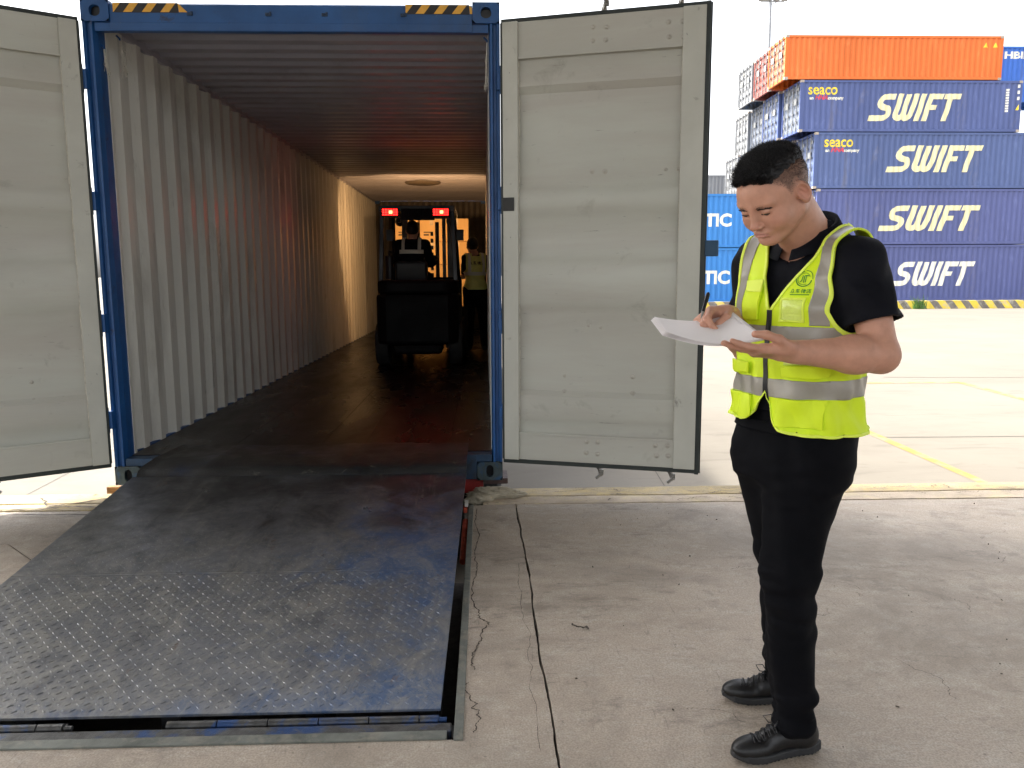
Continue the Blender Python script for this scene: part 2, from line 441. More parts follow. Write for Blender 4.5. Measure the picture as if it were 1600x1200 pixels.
# ================================================================ DOCK LEVELLER
lv = empty('dock_leveller', (-1.07, 2.3, 0))
tag(lv, 'worn blue steel tread plate ramp rising to the open container', 'dock leveller')
def rel(mb, o):
    loc = o.location
    mb.v = [(v[0] - loc.x, v[1] - loc.y, v[2] - loc.z) for v in mb.v]
    return mb
def plate_extra(nt, co, c, b):
    sx = _n(nt, 'ShaderNodeSeparateXYZ'); nt.links.new(co, sx.inputs[0])
    X, Y = sx.outputs[0], sx.outputs[1]
    n1 = _noise(nt, co, 2.2, 8, 0.7, 0.8)
    n2 = _noise(nt, co, 7, 9, 0.75, 0.6, (1.6, 1, 1))
    # blue paint survives most towards the right edge and along the rear edge
    m = _math(nt, 'ADD', _ramp(nt, X, -0.35, 0.75, 0, 0.27), _math(nt, 'MULTIPLY', n1, 0.75))
    m = _math(nt, 'ADD', m, _math(nt, 'MULTIPLY', n2, 0.5))
    edge = _ramp(nt, Y, 0.25, 0.03, 0, 0.16)
    m = _math(nt, 'ADD', m, edge)
    seam = _math(nt, 'MULTIPLY', _ramp(nt, Y, 0.75, 1.0), _ramp(nt, Y, 1.4, 1.02))
    m = _math(nt, 'ADD', m, _math(nt, 'MULTIPLY', seam, 0.10))
    c = _mix(nt, _ramp(nt, m, 0.80, 0.99, 0, 0.78), c, (0.03, 0.08, 0.19))
    # dry grey scuffing in the wheel tracks, black rubber towards the lip
    n3 = _noise(nt, co, 5, 10, 0.8, 1.0, (1.4, 1, 1))
    tr = _math(nt, 'MULTIPLY', _ramp(nt, n3, 0.45, 0.62, 0, 0.6), _ramp(nt, Y, 1.8, 0.9, 0.15, 1.0))
    c = _mix(nt, tr, c, (0.26, 0.25, 0.22))
    n3b = _noise(nt, co, 26, 6, 0.8, 0.3, (1, 1, 1))
    c = _mix(nt, _ramp(nt, n3b, 0.53, 0.66, 0, 0.5), c, (0.24, 0.23, 0.2))
    n4 = _noise(nt, co, 3.4, 8, 0.72, 0.6)
    blk = _math(nt, 'ADD', _ramp(nt, Y, 0.9, 2.1, 0, 0.35), _math(nt, 'MULTIPLY', n4, 1.0))
    c = _mix(nt, _ramp(nt, blk, 0.62, 0.86, 0, 0.85), c, (0.016, 0.017, 0.018))
    n5 = _noise(nt, co, 4.6, 5, 0.6, 0.4)
    c = _mix(nt, _ramp(nt, n5, 0.70, 0.75, 0, 0.6), c, (0.30, 0.28, 0.23))
    n6 = _noise(nt, co, 3.2, 10, 0.8, 0.3, (2.6, 0.35, 1)); c = _mix(nt, _ramp(nt, n6, 0.56, 0.66, 0, 0.5), c, (0.21, 0.205, 0.19))
    n7 = _noise(nt, co, 2.1, 9, 0.8, 0.3, (2.2, 0.5, 1)); c = _mix(nt, _ramp(nt, n7, 0.57, 0.66, 0, 0.5), c, (0.02, 0.021, 0.024))
    n8 = _noise(nt, co, 11, 7, 0.75, 0.2, (1.5, 0.6, 1)); c = _mix(nt, _ramp(nt, n8, 0.62, 0.68, 0, 0.55), c, (0.10, 0.055, 0.035))
    return c
M_plate = pm('worn_blue_tread_plate', (0.115, 0.12, 0.132), 0.38, metal=0.35, var=0.45, vscale=5, rvar=0.14, bump=0.12, bscale=120, extra=plate_extra)
LX0, LX1, LY0, LY1, LZ1 = -2.02, -0.115, 2.335, 4.47, 0.222
def lz(y): return 0.004 + (LZ1 - 0.004) * (y - LY0) / (LY1 - LY0)
mb = MB()
seamY = 3.28
for (a, b) in ((LY0, seamY - 0.0015), (seamY + 0.0015, LY1)):
    mb.add([(LX0, a, lz(a)), (LX1, a, lz(a)), (LX1, b, lz(b)), (LX0, b, lz(b)),
            (LX0, a, lz(a) - .008), (LX1, a, lz(a) - .008), (LX1, b, lz(b) - .008), (LX0, b, lz(b) - .008)],
           [(0, 1, 2, 3), (7, 6, 5, 4), (0, 4, 5, 1), (1, 5, 6, 2), (2, 6, 7, 3), (3, 7, 4, 0)])
sl = (LZ1 - 0.004) / (LY1 - LY0)
pit = 0.0305; rr0 = np.random.default_rng(41)
ny = int((LY1 - LY0 - 0.04) / pit); nxp = int((LX1 - LX0 - 0.03) / pit)
for j in range(ny):
    y = LY0 + 0.03 + j * pit
    if abs(y - seamY) < 0.014: continue
    fade = 1.0 if y < seamY else max(0.12, 0.5 - (y - seamY) * 0.6)
    for i in range(nxp):
        x = LX0 + 0.025 + i * pit
        a = R(45) if (i + j) % 2 else R(-45)
        dx, dy = math.cos(a), math.sin(a); L, w, h = 0.0125, 0.0032, 0.0019 * fade
        z = lz(y) - 0.0003; wear = 0.5 + 0.5 * math.sin(x * 5.1 + 1.7 * math.sin(y * 4.3)) * math.sin(y * 3.7 + x * 2.2)
        h *= (0.6 + 0.4 * wear) * rr0.uniform(0.75, 1.1) * (1.5 if x < -1.1 else 1.15)
        if rr0.random() < 0.05 * (1 - wear): continue
        P = [(x + dx * L, y + dy * L), (x - dy * w, y + dx * w), (x - dx * L, y - dy * L), (x + dy * w, y - dx * w)]
        vs = [(px, py, z + sl * (py - y)) for px, py in P] + [(x + dx * L * .45, y + dy * L * .45, z + h * 1.3), (x - dx * L * .45, y - dy * L * .45, z + h)]
        mb.add(vs, [(0, 1, 4), (1, 2, 5, 4), (2, 3, 5), (3, 0, 4, 5)])
mb.v = [(v[0] - 0.036 * (1 - min(1, max(0, (v[1] - LY0) / (LY1 - LY0)))) * (v[0] - LX0) / (LX1 - LX0), v[1], v[2]) for v in mb.v]
rel(mb, lv); mb.build('tread_plate', M_plate, lv, fixn=False)
# underside beams and skirt
mb = MB()
for x in (-1.9, -1.45, -1.0, -0.55, -0.19):
    mb.add([(x - .03, LY0 + .02, -.012), (x + .03, LY0 + .02, -.012), (x + .03, LY1 - .02, LZ1 - .012), (x - .03, LY1 - .02, LZ1 - .012),
            (x - .03, LY0 + .02, -.15), (x + .03, LY0 + .02, -.15), (x + .03, LY1 - .02, .08), (x - .03, LY1 - .02, .08)],
           [(0, 1, 2, 3), (7, 6, 5, 4), (0, 4, 5, 1), (1, 5, 6, 2), (2, 6, 7, 3), (3, 7, 4, 0)])
rel(mb, lv); mb.build('support_beam', M_black, lv)
# lip resting on the container sill
def lip_extra(nt, co, c, b):
    n = _noise(nt, co, 9, 8, 0.75, 0.5, (1, 2, 1)); c = _mix(nt, _ramp(nt, n, 0.6, 0.68, 0, 0.7), c, (0.2, 0.19, 0.16))
    n = _noise(nt, co, 2.5, 7, 0.7); c = _mix(nt, _ramp(nt, n, 0.55, 0.66, 0, 0.6), c, (0.008, 0.022, 0.06))
    return c
M_lip = pm('blackened_lip_plate', (0.02, 0.02, 0.02), 0.42, metal=0.3, var=0.5, vscale=4, bump=0.4, bscale=70, extra=lip_extra)
mb = MB()
n = 44; prof = [(4.474, 0.222), (4.50, 0.247), (4.56, 0.262), (4.75, 0.270), (5.02, 0.256), (5.20, 0.246)]
rr = np.random.default_rng(3)
top = []; 
xs_ = np.linspace(LX0 + 0.02, LX1 + 0.0, n + 1)
dn = rr.normal(0, 0.003, n + 1)
vs = []
for j, (y, z) in enumerate(prof):
    for i, x in enumerate(xs_):
        vs.append((x, y + (0.03 * math.sin(i * 1.3) * 0.3 if j == len(prof) - 1 else 0), z + dn[i] * (0.5 if j in (0, 5) else 1) + 0.004 * math.sin(x * 5 + j)))
k = n + 1
fs = [(j * k + i, j * k + i + 1, (j + 1) * k + i + 1, (j + 1) * k + i) for j in range(len(prof) - 1) for i in range(n)]
vs2 = [(x, y, z - 0.014) for x, y, z in vs]; o2 = len(vs)
fs += [tuple(o2 + q for q in f[::-1]) for f in fs]
last = (len(prof) - 1) * k
fs += [(i, o2 + i, o2 + i + 1, i + 1) for i in range(n)] + [(last + i, last + i + 1, o2 + last + i + 1, o2 + last + i) for i in range(n)]
fs += [(j * k, (j + 1) * k, o2 + (j + 1) * k, o2 + j * k) for j in range(len(prof) - 1)] + [(j * k + n, o2 + j * k + n, o2 + (j + 1) * k + n, (j + 1) * k + n) for j in range(len(prof) - 1)]
mb.add(vs + vs2, fs); rel(mb, lv); mb.build("lip", M_lip, lv, smooth=35)
# rear hinge: pocket, pins, cross bar
mb = MB(); mb.span((LX0 - .01, 2.262, -0.06), (LX1 + .01, 2.332, -0.052)); rel(mb, lv); mb.build('hinge_pocket', M_black, lv)
M_hinge = pm('greasy_hinge_steel', (0.09, 0.09, 0.088), 0.4, metal=0.5, var=0.5, vscale=14, bump=0.3, stains=[((0.012, 0.06, 0.2), 6, 0.52, 0.62, 0.8), ((0.15, 0.13, 0.1), 18, 0.6, 0.7, 0.6)])
for x0, x1 in ((-2.0, -1.30), (-0.99, -0.155)):
    mb = MB()
    x = x0
    while x < x1 - 0.01:
        e = min(x + 0.155, x1); mb.tube([(x + .002, 2.298, -0.012), (e - .002, 2.298, -0.012)], 0.0145, 14); x = e
    mb.tube([(x1, 2.298, -0.012), (x1 + 0.025, 2.298, -0.012)], 0.008, 12)
    mb.bar(((x0), 2.318, -0.018), (x1, 2.318, -0.018), 0.02, 0.01)
    rel(mb, lv); mb.build('hinge', M_hinge, lv, smooth=40)
mb = MB(); mb.span((LX0, 2.222, -0.05), (LX1 + .002, 2.268, -0.003)); rel(mb, lv); mb.build('rear_bar', M_hinge, lv, bevel=0.004)
M_angle = pm('frame_angle_steel', (0.16, 0.17, 0.15), 0.6, metal=0.25, var=0.35, vscale=6, bump=0.3, bscale=60, stains=[((0.28, 0.26, 0.21), 12, 0.5, 0.65, 0.6), ((0.06, 0.07, 0.06), 5, 0.55, 0.7, 0.7)])
mb = MB(); mb.span((LX0 - .02, 2.170, -0.10), (-0.125, 2.212, 0.006)); rel(mb, lv); mb.build('rear_frame', M_angle, lv, bevel=0.002)
mb = MB(); mb.span((-0.104, 2.165, -0.55), (-0.076, 4.56, 0.006)); rel(mb, lv); mb.build('side_frame', M_angle, lv, bevel=0.002)
mb = MB(); mb.span((LX0 - .035, 2.165, -0.55), (LX0 - .012, 4.56, 0.003)); rel(mb, lv); mb.build('side_frame', M_angle, lv, bevel=0.002)
# red hydraulic strut and bracket seen in the slot
mb = MB(); mb.tube([(-0.125, 3.95, -0.12), (-0.118, 4.32, -0.02)], 0.018, 12); mb.box((-0.122, 4.42, 0.02), (0.02, 0.05, 0.03)); rel(mb, lv)
mb.build('strut', pm('red_oxide_strut', (0.5, 0.07, 0.03), 0.6, var=0.5, vscale=25, bump=0.4), lv, smooth=40)
mb = MB(); mb.span((-0.125, 4.40, 0.04), (-0.106, 4.47, 0.06)); rel(mb, lv); mb.build('bracket', pm('pale_bracket', (0.6, 0.6, 0.56), 0.5), lv)

# crumbled mortar roll at the ledge corner
def rock(mb, c, sz, seed, n=18, amp=0.18):
    r = np.random.default_rng(seed); vs = []; fs = []
    ph = r.uniform(0, 6.28, 12); 
    for j in range(n + 1):
        th = PI * j / n
        for i in range(2 * n):
            p = 2 * PI * i / (2 * n)
            d = Vector((math.sin(th) * math.cos(p), math.sin(th) * math.sin(p), math.cos(th)))
            q = 1 + amp * (0.5 * math.sin(3 * d.x + ph[0] + 4 * d.z) + 0.4 * math.sin(7 * d.y + ph[1] + 5 * d.x) + 0.3 * math.sin(13 * d.x + ph[2] + 9 * d.y) + 0.25 * math.sin(23 * d.z + ph[3] + 17 * d.x)) + r.normal(0, amp * 0.12)
            vs.append((c[0] + d.x * sz[0] * q, c[1] + d.y * sz[1] * q, c[2] + d.z * sz[2] * q))
    m = 2 * n
    for j in range(n):
        for i in range(m):
            fs.append((j * m + i, (j + 1) * m + i, (j + 1) * m + (i + 1) % m, j * m + (i + 1) % m))
    mb.add(vs, fs)
mb = MB(); rock(mb, (0.055, 4.74, 0.02), (0.165, 0.07, 0.036), 4, 46, 0.22); rock(mb, (-0.04, 4.66, 0.012), (0.08, 0.05, 0.03), 9, 30, 0.22)
mb.build('mortar_lump', M_filler, smooth='all')
tag(bpy.data.objects['mortar_lump'], 'crumbling pale mortar lump on the dock ledge beside the container corner', 'mortar lump')

# hairline cracks and scraps on the dock floor
M_crack = pm('hairline_crack', (0.07, 0.055, 0.042), 0.95, var=0.3)
def crack(mb, pts, w, seed, z=0.0022):
    r = np.random.default_rng(seed)
    P = []
    for a, b in zip(pts[:-1], pts[1:]):
        q = jag(a, b, 26, 0.006, int(r.integers(1e6))); P += [tuple(v) for v in q[:-1]]
    P.append(pts[-1]); n = len(P); vs = []
    for i, p in enumerate(P):
        a = np.array(P[max(0, i - 1)]); b = np.array(P[min(n - 1, i + 1)]); d = b - a; d /= (np.linalg.norm(d) + 1e-9)
        ww = w * (0.35 + r.random()) * (0.3 if i in (0, n - 1) else 1) * 0.5
        for s in (-1, 1): vs.append((p[0] - d[1] * ww * s, p[1] + d[0] * ww * s, z))
    mb.add(vs, [(2 * i, 2 * i + 1, 2 * i + 3, 2 * i + 2) for i in range(n - 1)])
mb = MB()
crack(mb, [(-0.055, 4.5), (-0.05, 3.9), (-0.062, 3.4), (-0.05, 3.1), (-0.012, 2.98), (-0.005, 2.93), (-0.04, 2.75), (-0.055, 2.66), (-0.05, 2.58)], 0.0045, 1)
crack(mb, [(-0.065, 2.5), (-0.055, 2.38), (-0.035, 2.3), (-0.045, 2.2)], 0.004, 2)
crack(mb, [(2.3, 4.1), (2.6, 3.9), (2.75, 3.95)], 0.002, 7)
crack(mb, [(1.25, 3.1), (1.32, 2.98), (1.36, 2.97)], 0.002, 3)
crack(mb, [(1.45, 2.6), (1.53, 2.45), (1.50, 2.32)], 0.002, 5)
crack(mb, [(1.9, 4.3), (2.1, 4.25), (2.2, 4.1)], 0.002, 6)
crack(mb, [(0.15, 3.6), (0.14, 3.1), (0.155, 2.6), (0.15, 2.1)], 0.0016, 9)
rk_ = np.random.default_rng(55)
for k in range(46):
    x = rk_.uniform(-4.5, 5.5)
    if -2.2 < x < 0.25: continue
    y = rk_.uniform(4.58, 4.88); a_ = rk_.uniform(-0.5, 0.5) if k % 3 else rk_.uniform(1.0, 2.0); l_ = rk_.uniform(0.05, 0.28) if k % 3 else rk_.uniform(0.04, 0.12)
    crack(mb, [(x, y), (x + math.cos(a_) * l_ * .5, min(4.89, y + math.sin(a_) * l_ * .4)), (x + math.cos(a_) * l_, min(4.895, y + math.sin(a_) * l_ * .8))], 0.005, 100 + k, 0.0085)
for a_, b_ in (((-2.6, 4.62), (-2.3, 4.80)), ((-3.3, 4.55), (-2.5, 4.62)), ((-2.75, 4.83), (-2.62, 4.66)), ((-2.62, 4.66), (-2.1, 4.58)), ((-3.6, 4.40), (-2.9, 4.50)), ((-2.9, 4.50), (-2.2, 4.44))):
    crack(mb, [a_, b_], 0.012, int(abs(a_[0]) * 100), 0.009)
for k in range(16):
    x = rk_.uniform(0.4, 4.0); y = rk_.uniform(2.0, 4.3); a_ = rk_.uniform(0, 3.1); l_ = rk_.uniform(0.04, 0.2)
    crack(mb, [(x, y), (x + math.cos(a_) * l_ * .5, y + math.sin(a_) * l_ * .5), (x + math.cos(a_ + .4) * l_, y + math.sin(a_ + .4) * l_)], 0.0018, 300 + k)
tag(mb.build('floor_crack', M_crack, fixn=False), kind='structure')
mb = MB(); crack(mb, [(0.33, 2.92), (0.365, 2.885), (0.39, 2.872)], 0.006, 8, 0.006)
o = mb.build('twig_scrap', M_crack, fixn=False); tag(o, 'thin dark twig lying on the concrete near the long floor joint', 'twig')
o.modifiers.new('sol', 'SOLIDIFY').thickness = 0.003
mb = MB()
rd = np.random.default_rng(31)
for _ in range(90):
    x = rd.uniform(0.25, 4.5); y = rd.uniform(1.9, 4.5); s = rd.uniform(0.0015, 0.005)
    mb.box((x, y, 0.001 + s * .3), (s * rd.uniform(1, 2.5), s, s * .8), (rd.random(), rd.random(), rd.random() * 3))
tag(mb.build('grit', pm('dark_grit', (0.1, 0.08, 0.06), 0.9)), 'specks of dark grit scattered over the dock concrete', 'grit', kind='stuff')
# ================================================================ helpers for corrugated sheet and lettering
def corr_breaks(a, b, pitch, ratios=(0.26, 0.24, 0.26, 0.24)):
    """positions and 0/1 levels of a trapezoid profile from a to b"""
    out = []; n = max(1, round((b - a) / pitch)); p = (b - a) / n
    x = a
    for i in range(n):
        for r, (l0) in zip(ratios, (0, 0, 1, 1)):
            out.append((x, l0)); x += r * p
    # levels: flat 0, slope up, flat 1, slope down
    out = []
    for i in range(n):
        x = a + i * p
        out += [(x, 0), (x + ratios[0] * p, 0), (x + (ratios[0] + ratios[1]) * p, 1), (x + (ratios[0] + ratios[1] + ratios[2]) * p, 1)]
    out.append((b, 0))
    return out

def sheet(mb, br, depth, o, ex, ey, ez, h, rows=1, bend=None):
    """corrugated single skin: runs along ex, offset along ey by level*depth, height h along ez"""
    o, ex, ey, ez = Vector(o), Vector(ex), Vector(ey), Vector(ez)
    vs = []; k = len(br)
    for j in range(rows + 1):
        for (x, l) in br:
            d = bend(x, j / rows) if bend else 0
            vs.append(o + ex * x + ey * (l * depth + d) + ez * (h * j / rows))
    mb.add(vs, [(j * k + i, j * k + i + 1, (j + 1) * k + i + 1, (j + 1) * k + i) for j in range(rows) for i in range(k - 1)])

def text_polys(txt, size=1.0, shear=0.0, offset=0.0, space=1.0, width=None):
    cu = bpy.data.curves.new('tmp_text', 'FONT'); cu.body = txt; cu.size = size; cu.shear = shear; cu.offset = offset
    cu.space_character = space; cu.fill_mode = 'FRONT'; cu.resolution_u = 3
    o = bpy.data.objects.new('tmp_text', cu); COL.objects.link(o)
    dg = bpy.context.evaluated_depsgraph_get(); me = bpy.data.meshes.new_from_object(o.evaluated_get(dg))
    vs = [tuple(v.co) for v in me.vertices]; fs = [tuple(p.vertices) for p in me.polygons]
    bpy.data.objects.remove(o); bpy.data.curves.remove(cu); bpy.data.meshes.remove(me)
    if width:
        x0 = min(v[0] for v in vs); x1 = max(v[0] for v in vs); s = width / (x1 - x0)
        vs = [((v[0] - x0) * s, v[1], 0) for v in vs]
    return vs, fs

def drape(name, vs, fs, cuts, fn, mats, parent, ycuts=()):
    """slice a flat x-z drawing at the fold lines, then lay it on the sheet: fn(x, z) -> world point"""
    me = bpy.data.meshes.new(name); me.from_pydata([(v[0], v[1], 0) for v in vs], [], fs)
    bm = bmesh.new(); bm.from_mesh(me)
    x0 = min(v[0] for v in vs); x1 = max(v[0] for v in vs)
    for c in cuts:
        if x0 < c < x1:
            bmesh.ops.bisect_plane(bm, geom=bm.verts[:] + bm.edges[:] + bm.faces[:], plane_co=(c, 0, 0), plane_no=(1, 0, 0), dist=1e-6)
    y0 = min(v[1] for v in vs); y1 = max(v[1] for v in vs)
    for c in ycuts:
        if y0 < c < y1:
            bmesh.ops.bisect_plane(bm, geom=bm.verts[:] + bm.edges[:] + bm.faces[:], plane_co=(0, c, 0), plane_no=(0, 1, 0), dist=1e-6)
    for v in bm.verts: v.co = fn(v.co.x, v.co.y)
    bm.to_mesh(me); bm.free()
    return link_mesh(name, me, mats, parent)

def level_at(br, x):
    return float(np.interp(x, [b[0] for b in br], [b[1] for b in br]))

# ================================================================ THE OPEN CONTAINER
ct = empty('shipping_container', (XL, Y0, ZB))
tag(ct, 'open blue shipping container with pale grey inside at the dock', 'container')
def crel(mb): return rel(mb, ct)
WD, HT, LN = 2.438, 2.896, 12.19
ZT = ZB + HT
M_wall_in = pm('container_wall_paint', (0.66, 0.65, 0.60), 0.33, var=0.10, vscale=1.3, bump=0.12, bscale=9, stretch=(1, 1, 0.35),
               stains=[((0.22, 0.20, 0.17), 2.2, 0.52, 0.75, 0.55, (1, 1, 0.3)), ((0.06, 0.045, 0.04), 11, 0.74, 0.77, 0.9, (1, 1, 0.8)), ((0.24, 0.21, 0.17), 26, 0.62, 0.7, 0.45, (1, 1, 0.12))])
M_roof_in = pm('roof_paint_sky_tint', (0.36, 0.355, 0.41), 0.42, var=0.12, vscale=2, bump=0.1, bscale=8, stains=[((0.2, 0.17, 0.15), 3, 0.58, 0.75, 0.5)])  # blue-violet tint puts reflected sky light into the paint
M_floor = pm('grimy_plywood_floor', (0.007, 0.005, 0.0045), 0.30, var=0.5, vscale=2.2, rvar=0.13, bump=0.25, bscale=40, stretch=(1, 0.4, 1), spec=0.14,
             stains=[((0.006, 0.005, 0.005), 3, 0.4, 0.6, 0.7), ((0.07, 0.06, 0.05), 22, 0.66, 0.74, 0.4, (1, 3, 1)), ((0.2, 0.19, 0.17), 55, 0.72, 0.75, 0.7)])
# rear posts
post_prof = [(0, 0), (0.018, 0), (0.022, 0.022), (0.040, 0.022), (0.044, 0), (0.058, 0), (0.066, 0.05), (0.066, 0.17), (0, 0.17)]
mb = MB(); mb.prism([(p[0], p[1]) for p in post_prof], (XL, Y0 + 0.004, ZB + 0.118), (1, 0, 0), (0, 1, 0), (0, 0, 1), HT - 0.236); crel(mb); mb.build('corner_post', M_blue, ct, bevel=0.0015)
mb = MB(); mb.prism([(-p[0], p[1]) for p in post_prof], (XR, Y0 + 0.004, ZB + 0.118), (1, 0, 0), (0, 1, 0), (0, 0, 1), HT - 0.236); crel(mb); mb.build('corner_post', M_blue, ct, bevel=0.0015)
# hinge lugs on the posts
for sx, x in ((1, XL + 0.004), (-1, XR - 0.004)):
    for z in (ZB + 0.42, ZB + 1.02, ZB + 1.75, ZB + 2.45):
        mb = MB(); mb.box((x, Y0 - 0.012, z), (0.03, 0.035, 0.11)); mb.tube([(x - sx * 0.012, Y0 - 0.03, z - 0.08), (x - sx * 0.012, Y0 - 0.03, z + 0.08)], 0.011, 10)
        crel(mb); mb.build('hinge_lug', M_blue, ct, bevel=0.002)
# corner castings with their oval apertures
def casting(x, y, z, mat, parent_ob, sgn=1, yface=-1, w=0.162, h=0.118, d=0.178, hw=0.026, hh=0.036):
    mb = MB()
    n = 20
    ring = []
    for k in range(n):
        a = 2 * PI * k / n + PI / n
        ex, ez = math.cos(a), math.sin(a)
        ring.append((hw * ex, hh * (abs(ez) ** 0.75) * (1 if ez > 0 else -1)))
    cx = w / 2
    # front face: aperture to rectangle
    outer = []
    for k in range(n):
        a = 2 * PI * k / n + PI / n
        ex, ez = math.cos(a), math.sin(a); s = min((w / 2) / abs(ex), (h / 2) / abs(ez)); outer.append((ex * s, ez * s))
    vs = [(x + cx + p[0], y, z + h / 2 + p[1]) for p in ring] + [(x + cx + p[0], y, z + h / 2 + p[1]) for p in outer] + \
         [(x + cx + p[0] * 0.95, y - yface * 0.028, z + h / 2 + p[1] * 0.95) for p in ring]
    fs = [(k, (k + 1) % n, n + (k + 1) % n, n + k) for k in range(n)] + [(2 * n + k, 2 * n + (k + 1) % n, (k + 1) % n, k) for k in range(n)]
    mb.add(vs, fs)
    # sides of the block
    mb.add([(x, y, z), (x + w, y, z), (x + w, y, z + h), (x, y, z + h), (x, y - yface * d, z), (x + w, y - yface * d, z), (x + w, y - yface * d, z + h), (x, y - yface * d, z + h)],
           [(0, 4, 5, 1), (3, 2, 6, 7), (4, 7, 6, 5), (0, 3, 7, 4), (1, 5, 6, 2)])
    o = rel(mb, parent_ob).build('corner_casting', mat, parent_ob, fixn=False)
    return o
for (x, z, m) in ((XL, ZB, M_grime_blue), (XR - 0.162, ZB, M_grime_blue), (XL, ZT - 0.118, M_blue), (XR - 0.162, ZT - 0.118, M_blue)):
    casting(x, Y0 - 0.004, z, m, ct, hw=0.024 if z < 1 else 0.032, hh=0.04 if z < 1 else 0.032)
    mbk = MB(); mbk.span((x + 0.02, Y0 + 0.03, z + 0.012), (x + 0.142, Y0 + 0.034, z + 0.106)); crel(mbk)
    mbk.build('casting_shade_plate', pm('hollow_shade', (0.006, 0.006, 0.007), 0.8) if z < 1 else M_black, ct)  # black plate stands in for the shade inside the casting
# far castings
for x in (XL, XR - 0.162):
    for z in (ZB, ZT - 0.118): casting(x, Y0 + LN, z, M_blue, ct, yface=1)
# header
mb = MB()
mb.prism([(0, 0.012), (0.006, 0.012), (0.006, 0.112), (0.016, 0.122), (0.06, 0.122), (0.06, 0.0), (0.02, -0.03), (0.01, -0.03)][::-1], (XL + 0.163, Y0 + 0.0, ZT - 0.136), (0, 1, 0), (0, 0, 1), (1, 0, 0), WD - 0.326)
mb.prism([(0.03, -0.012), (0.03, 0.0), (0.06, 0.0), (0.12, -0.012)], (XL + 0.067, Y0 + 0.0, ZT - 0.138), (0, 1, 0), (0, 0, 1), (1, 0, 0), WD - 0.134)
mb.span((XL + 0.067, Y0 + 0.014, ZT - 0.168), (XR - 0.067, Y0 + 0.03, ZT - 0.121))
crel(mb); mb.build('header_beam', M_blue, ct, bevel=0.002)
# lock keepers' weld marks on the header
for px in (298, 413, 496, 613):
    x = XL + 0.1 + (px - 165) / 253.0
    mb = MB(); mb.box((x, Y0 + 0.002, ZT - 0.075), (0.035, 0.006, 0.018)); mb.box((x + 0.012, Y0 + 0.0, ZT - 0.067), (0.012, 0.008, 0.012))
    crel(mb); mb.build('weld_mark', pm('scuffed_dark_paint', (0.015, 0.04, 0.09), 0.5, var=0.6, vscale=60, bump=0.5), ct, bevel=0.002)
# warning stripes
M_yel = pm('warning_yellow', (0.8, 0.42, 0.06), 0.6, var=0.12, vscale=30); M_blk = pm('warning_black', (0.02, 0.018, 0.018), 0.5)
for xa, xb in ((XL + 0.185, XL + 0.185 + 0.375), (XR - 0.555, XR - 0.555 + 0.375)):
    mb = MB(); z0, z1 = ZT - 0.068, ZT - 0.014; y = Y0 + 0.0035
    mb.mat(0).span((xa, y, z0), (xb, y + 0.002, z1))
    mb.mat(1); yy = y - 0.0015; p = 0.107; s = 0.05
    hgt = z1 - z0
    for k in range(-1, 4):
        a = xa + 0.058 + k * p; lo = [a, a + s]; hi = [a + 0.04, a + 0.04 + s]
        if k == -1: lo = [xa, xa + 0.004]; hi = [xa, xa + 0.044]
        hi = [min(h, xb) for h in hi]
        mb.add([(lo[0], yy, z0 + .002), (lo[1], yy, z0 + .002), (hi[1], yy, z1 - .002), (hi[0], yy, z1 - .002)], [(0, 1, 2, 3)])
    crel(mb); mb.build('warning_stripes', [M_blk, M_yel], ct, fixn=False)
# sill, floor, side rails
mb = MB(); mb.span((XL + 0.163, Y0 + 0.0, ZB + 0.005), (XR - 0.163, Y0 + 0.05, ZB + 0.164)); mb.span((XL + .067, Y0 + .006, ZB + .119), (XR - .067, Y0 + .1, ZB + .166)); crel(mb)
mb.build('door_sill', pm('scraped_blue_sill', (0.015, 0.05, 0.11), 0.45, var=0.4, vscale=10, bump=0.3, stains=[((0.16, 0.15, 0.13), 14, 0.58, 0.68, 0.6), ((0.02, 0.02, 0.02), 6, 0.5, 0.65, 0.8)]), ct, bevel=0.003)
mb = MB()
k = 0; x = XL + 0.062
pl_w = (WD - 0.124) / 8
for i in range(8):
    a = x + i * pl_w
    mb.span((a + 0.001, Y0 + 0.101, FZ - 0.028), (a + pl_w - 0.001, Y0 + LN - 0.06, FZ + (0.0006 if i % 2 else 0)))
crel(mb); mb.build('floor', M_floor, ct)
mb = MB(); mb.span((XL, Y0 + 0.175, ZB + 0.02), (XL + 0.06, Y0 + LN - 0.18, ZB + 0.175)); mb.span((XR - 0.06, Y0 + 0.175, ZB + 0.02), (XR, Y0 + LN - 0.18, ZB + 0.175)); crel(mb); mb.build('bottom_rail', M_blue, ct)
mb = MB()
for x0_, x1_ in ((XL + 0.002, XL + 0.062), (XR - 0.062, XR - 0.002)): mb.span((x0_, Y0 + 0.175, ZT - 0.095), (x1_, Y0 + LN - 0.18, ZT - 0.035))
crel(mb); mb.build('top_rail', M_roof_in, ct, bevel=0.004)
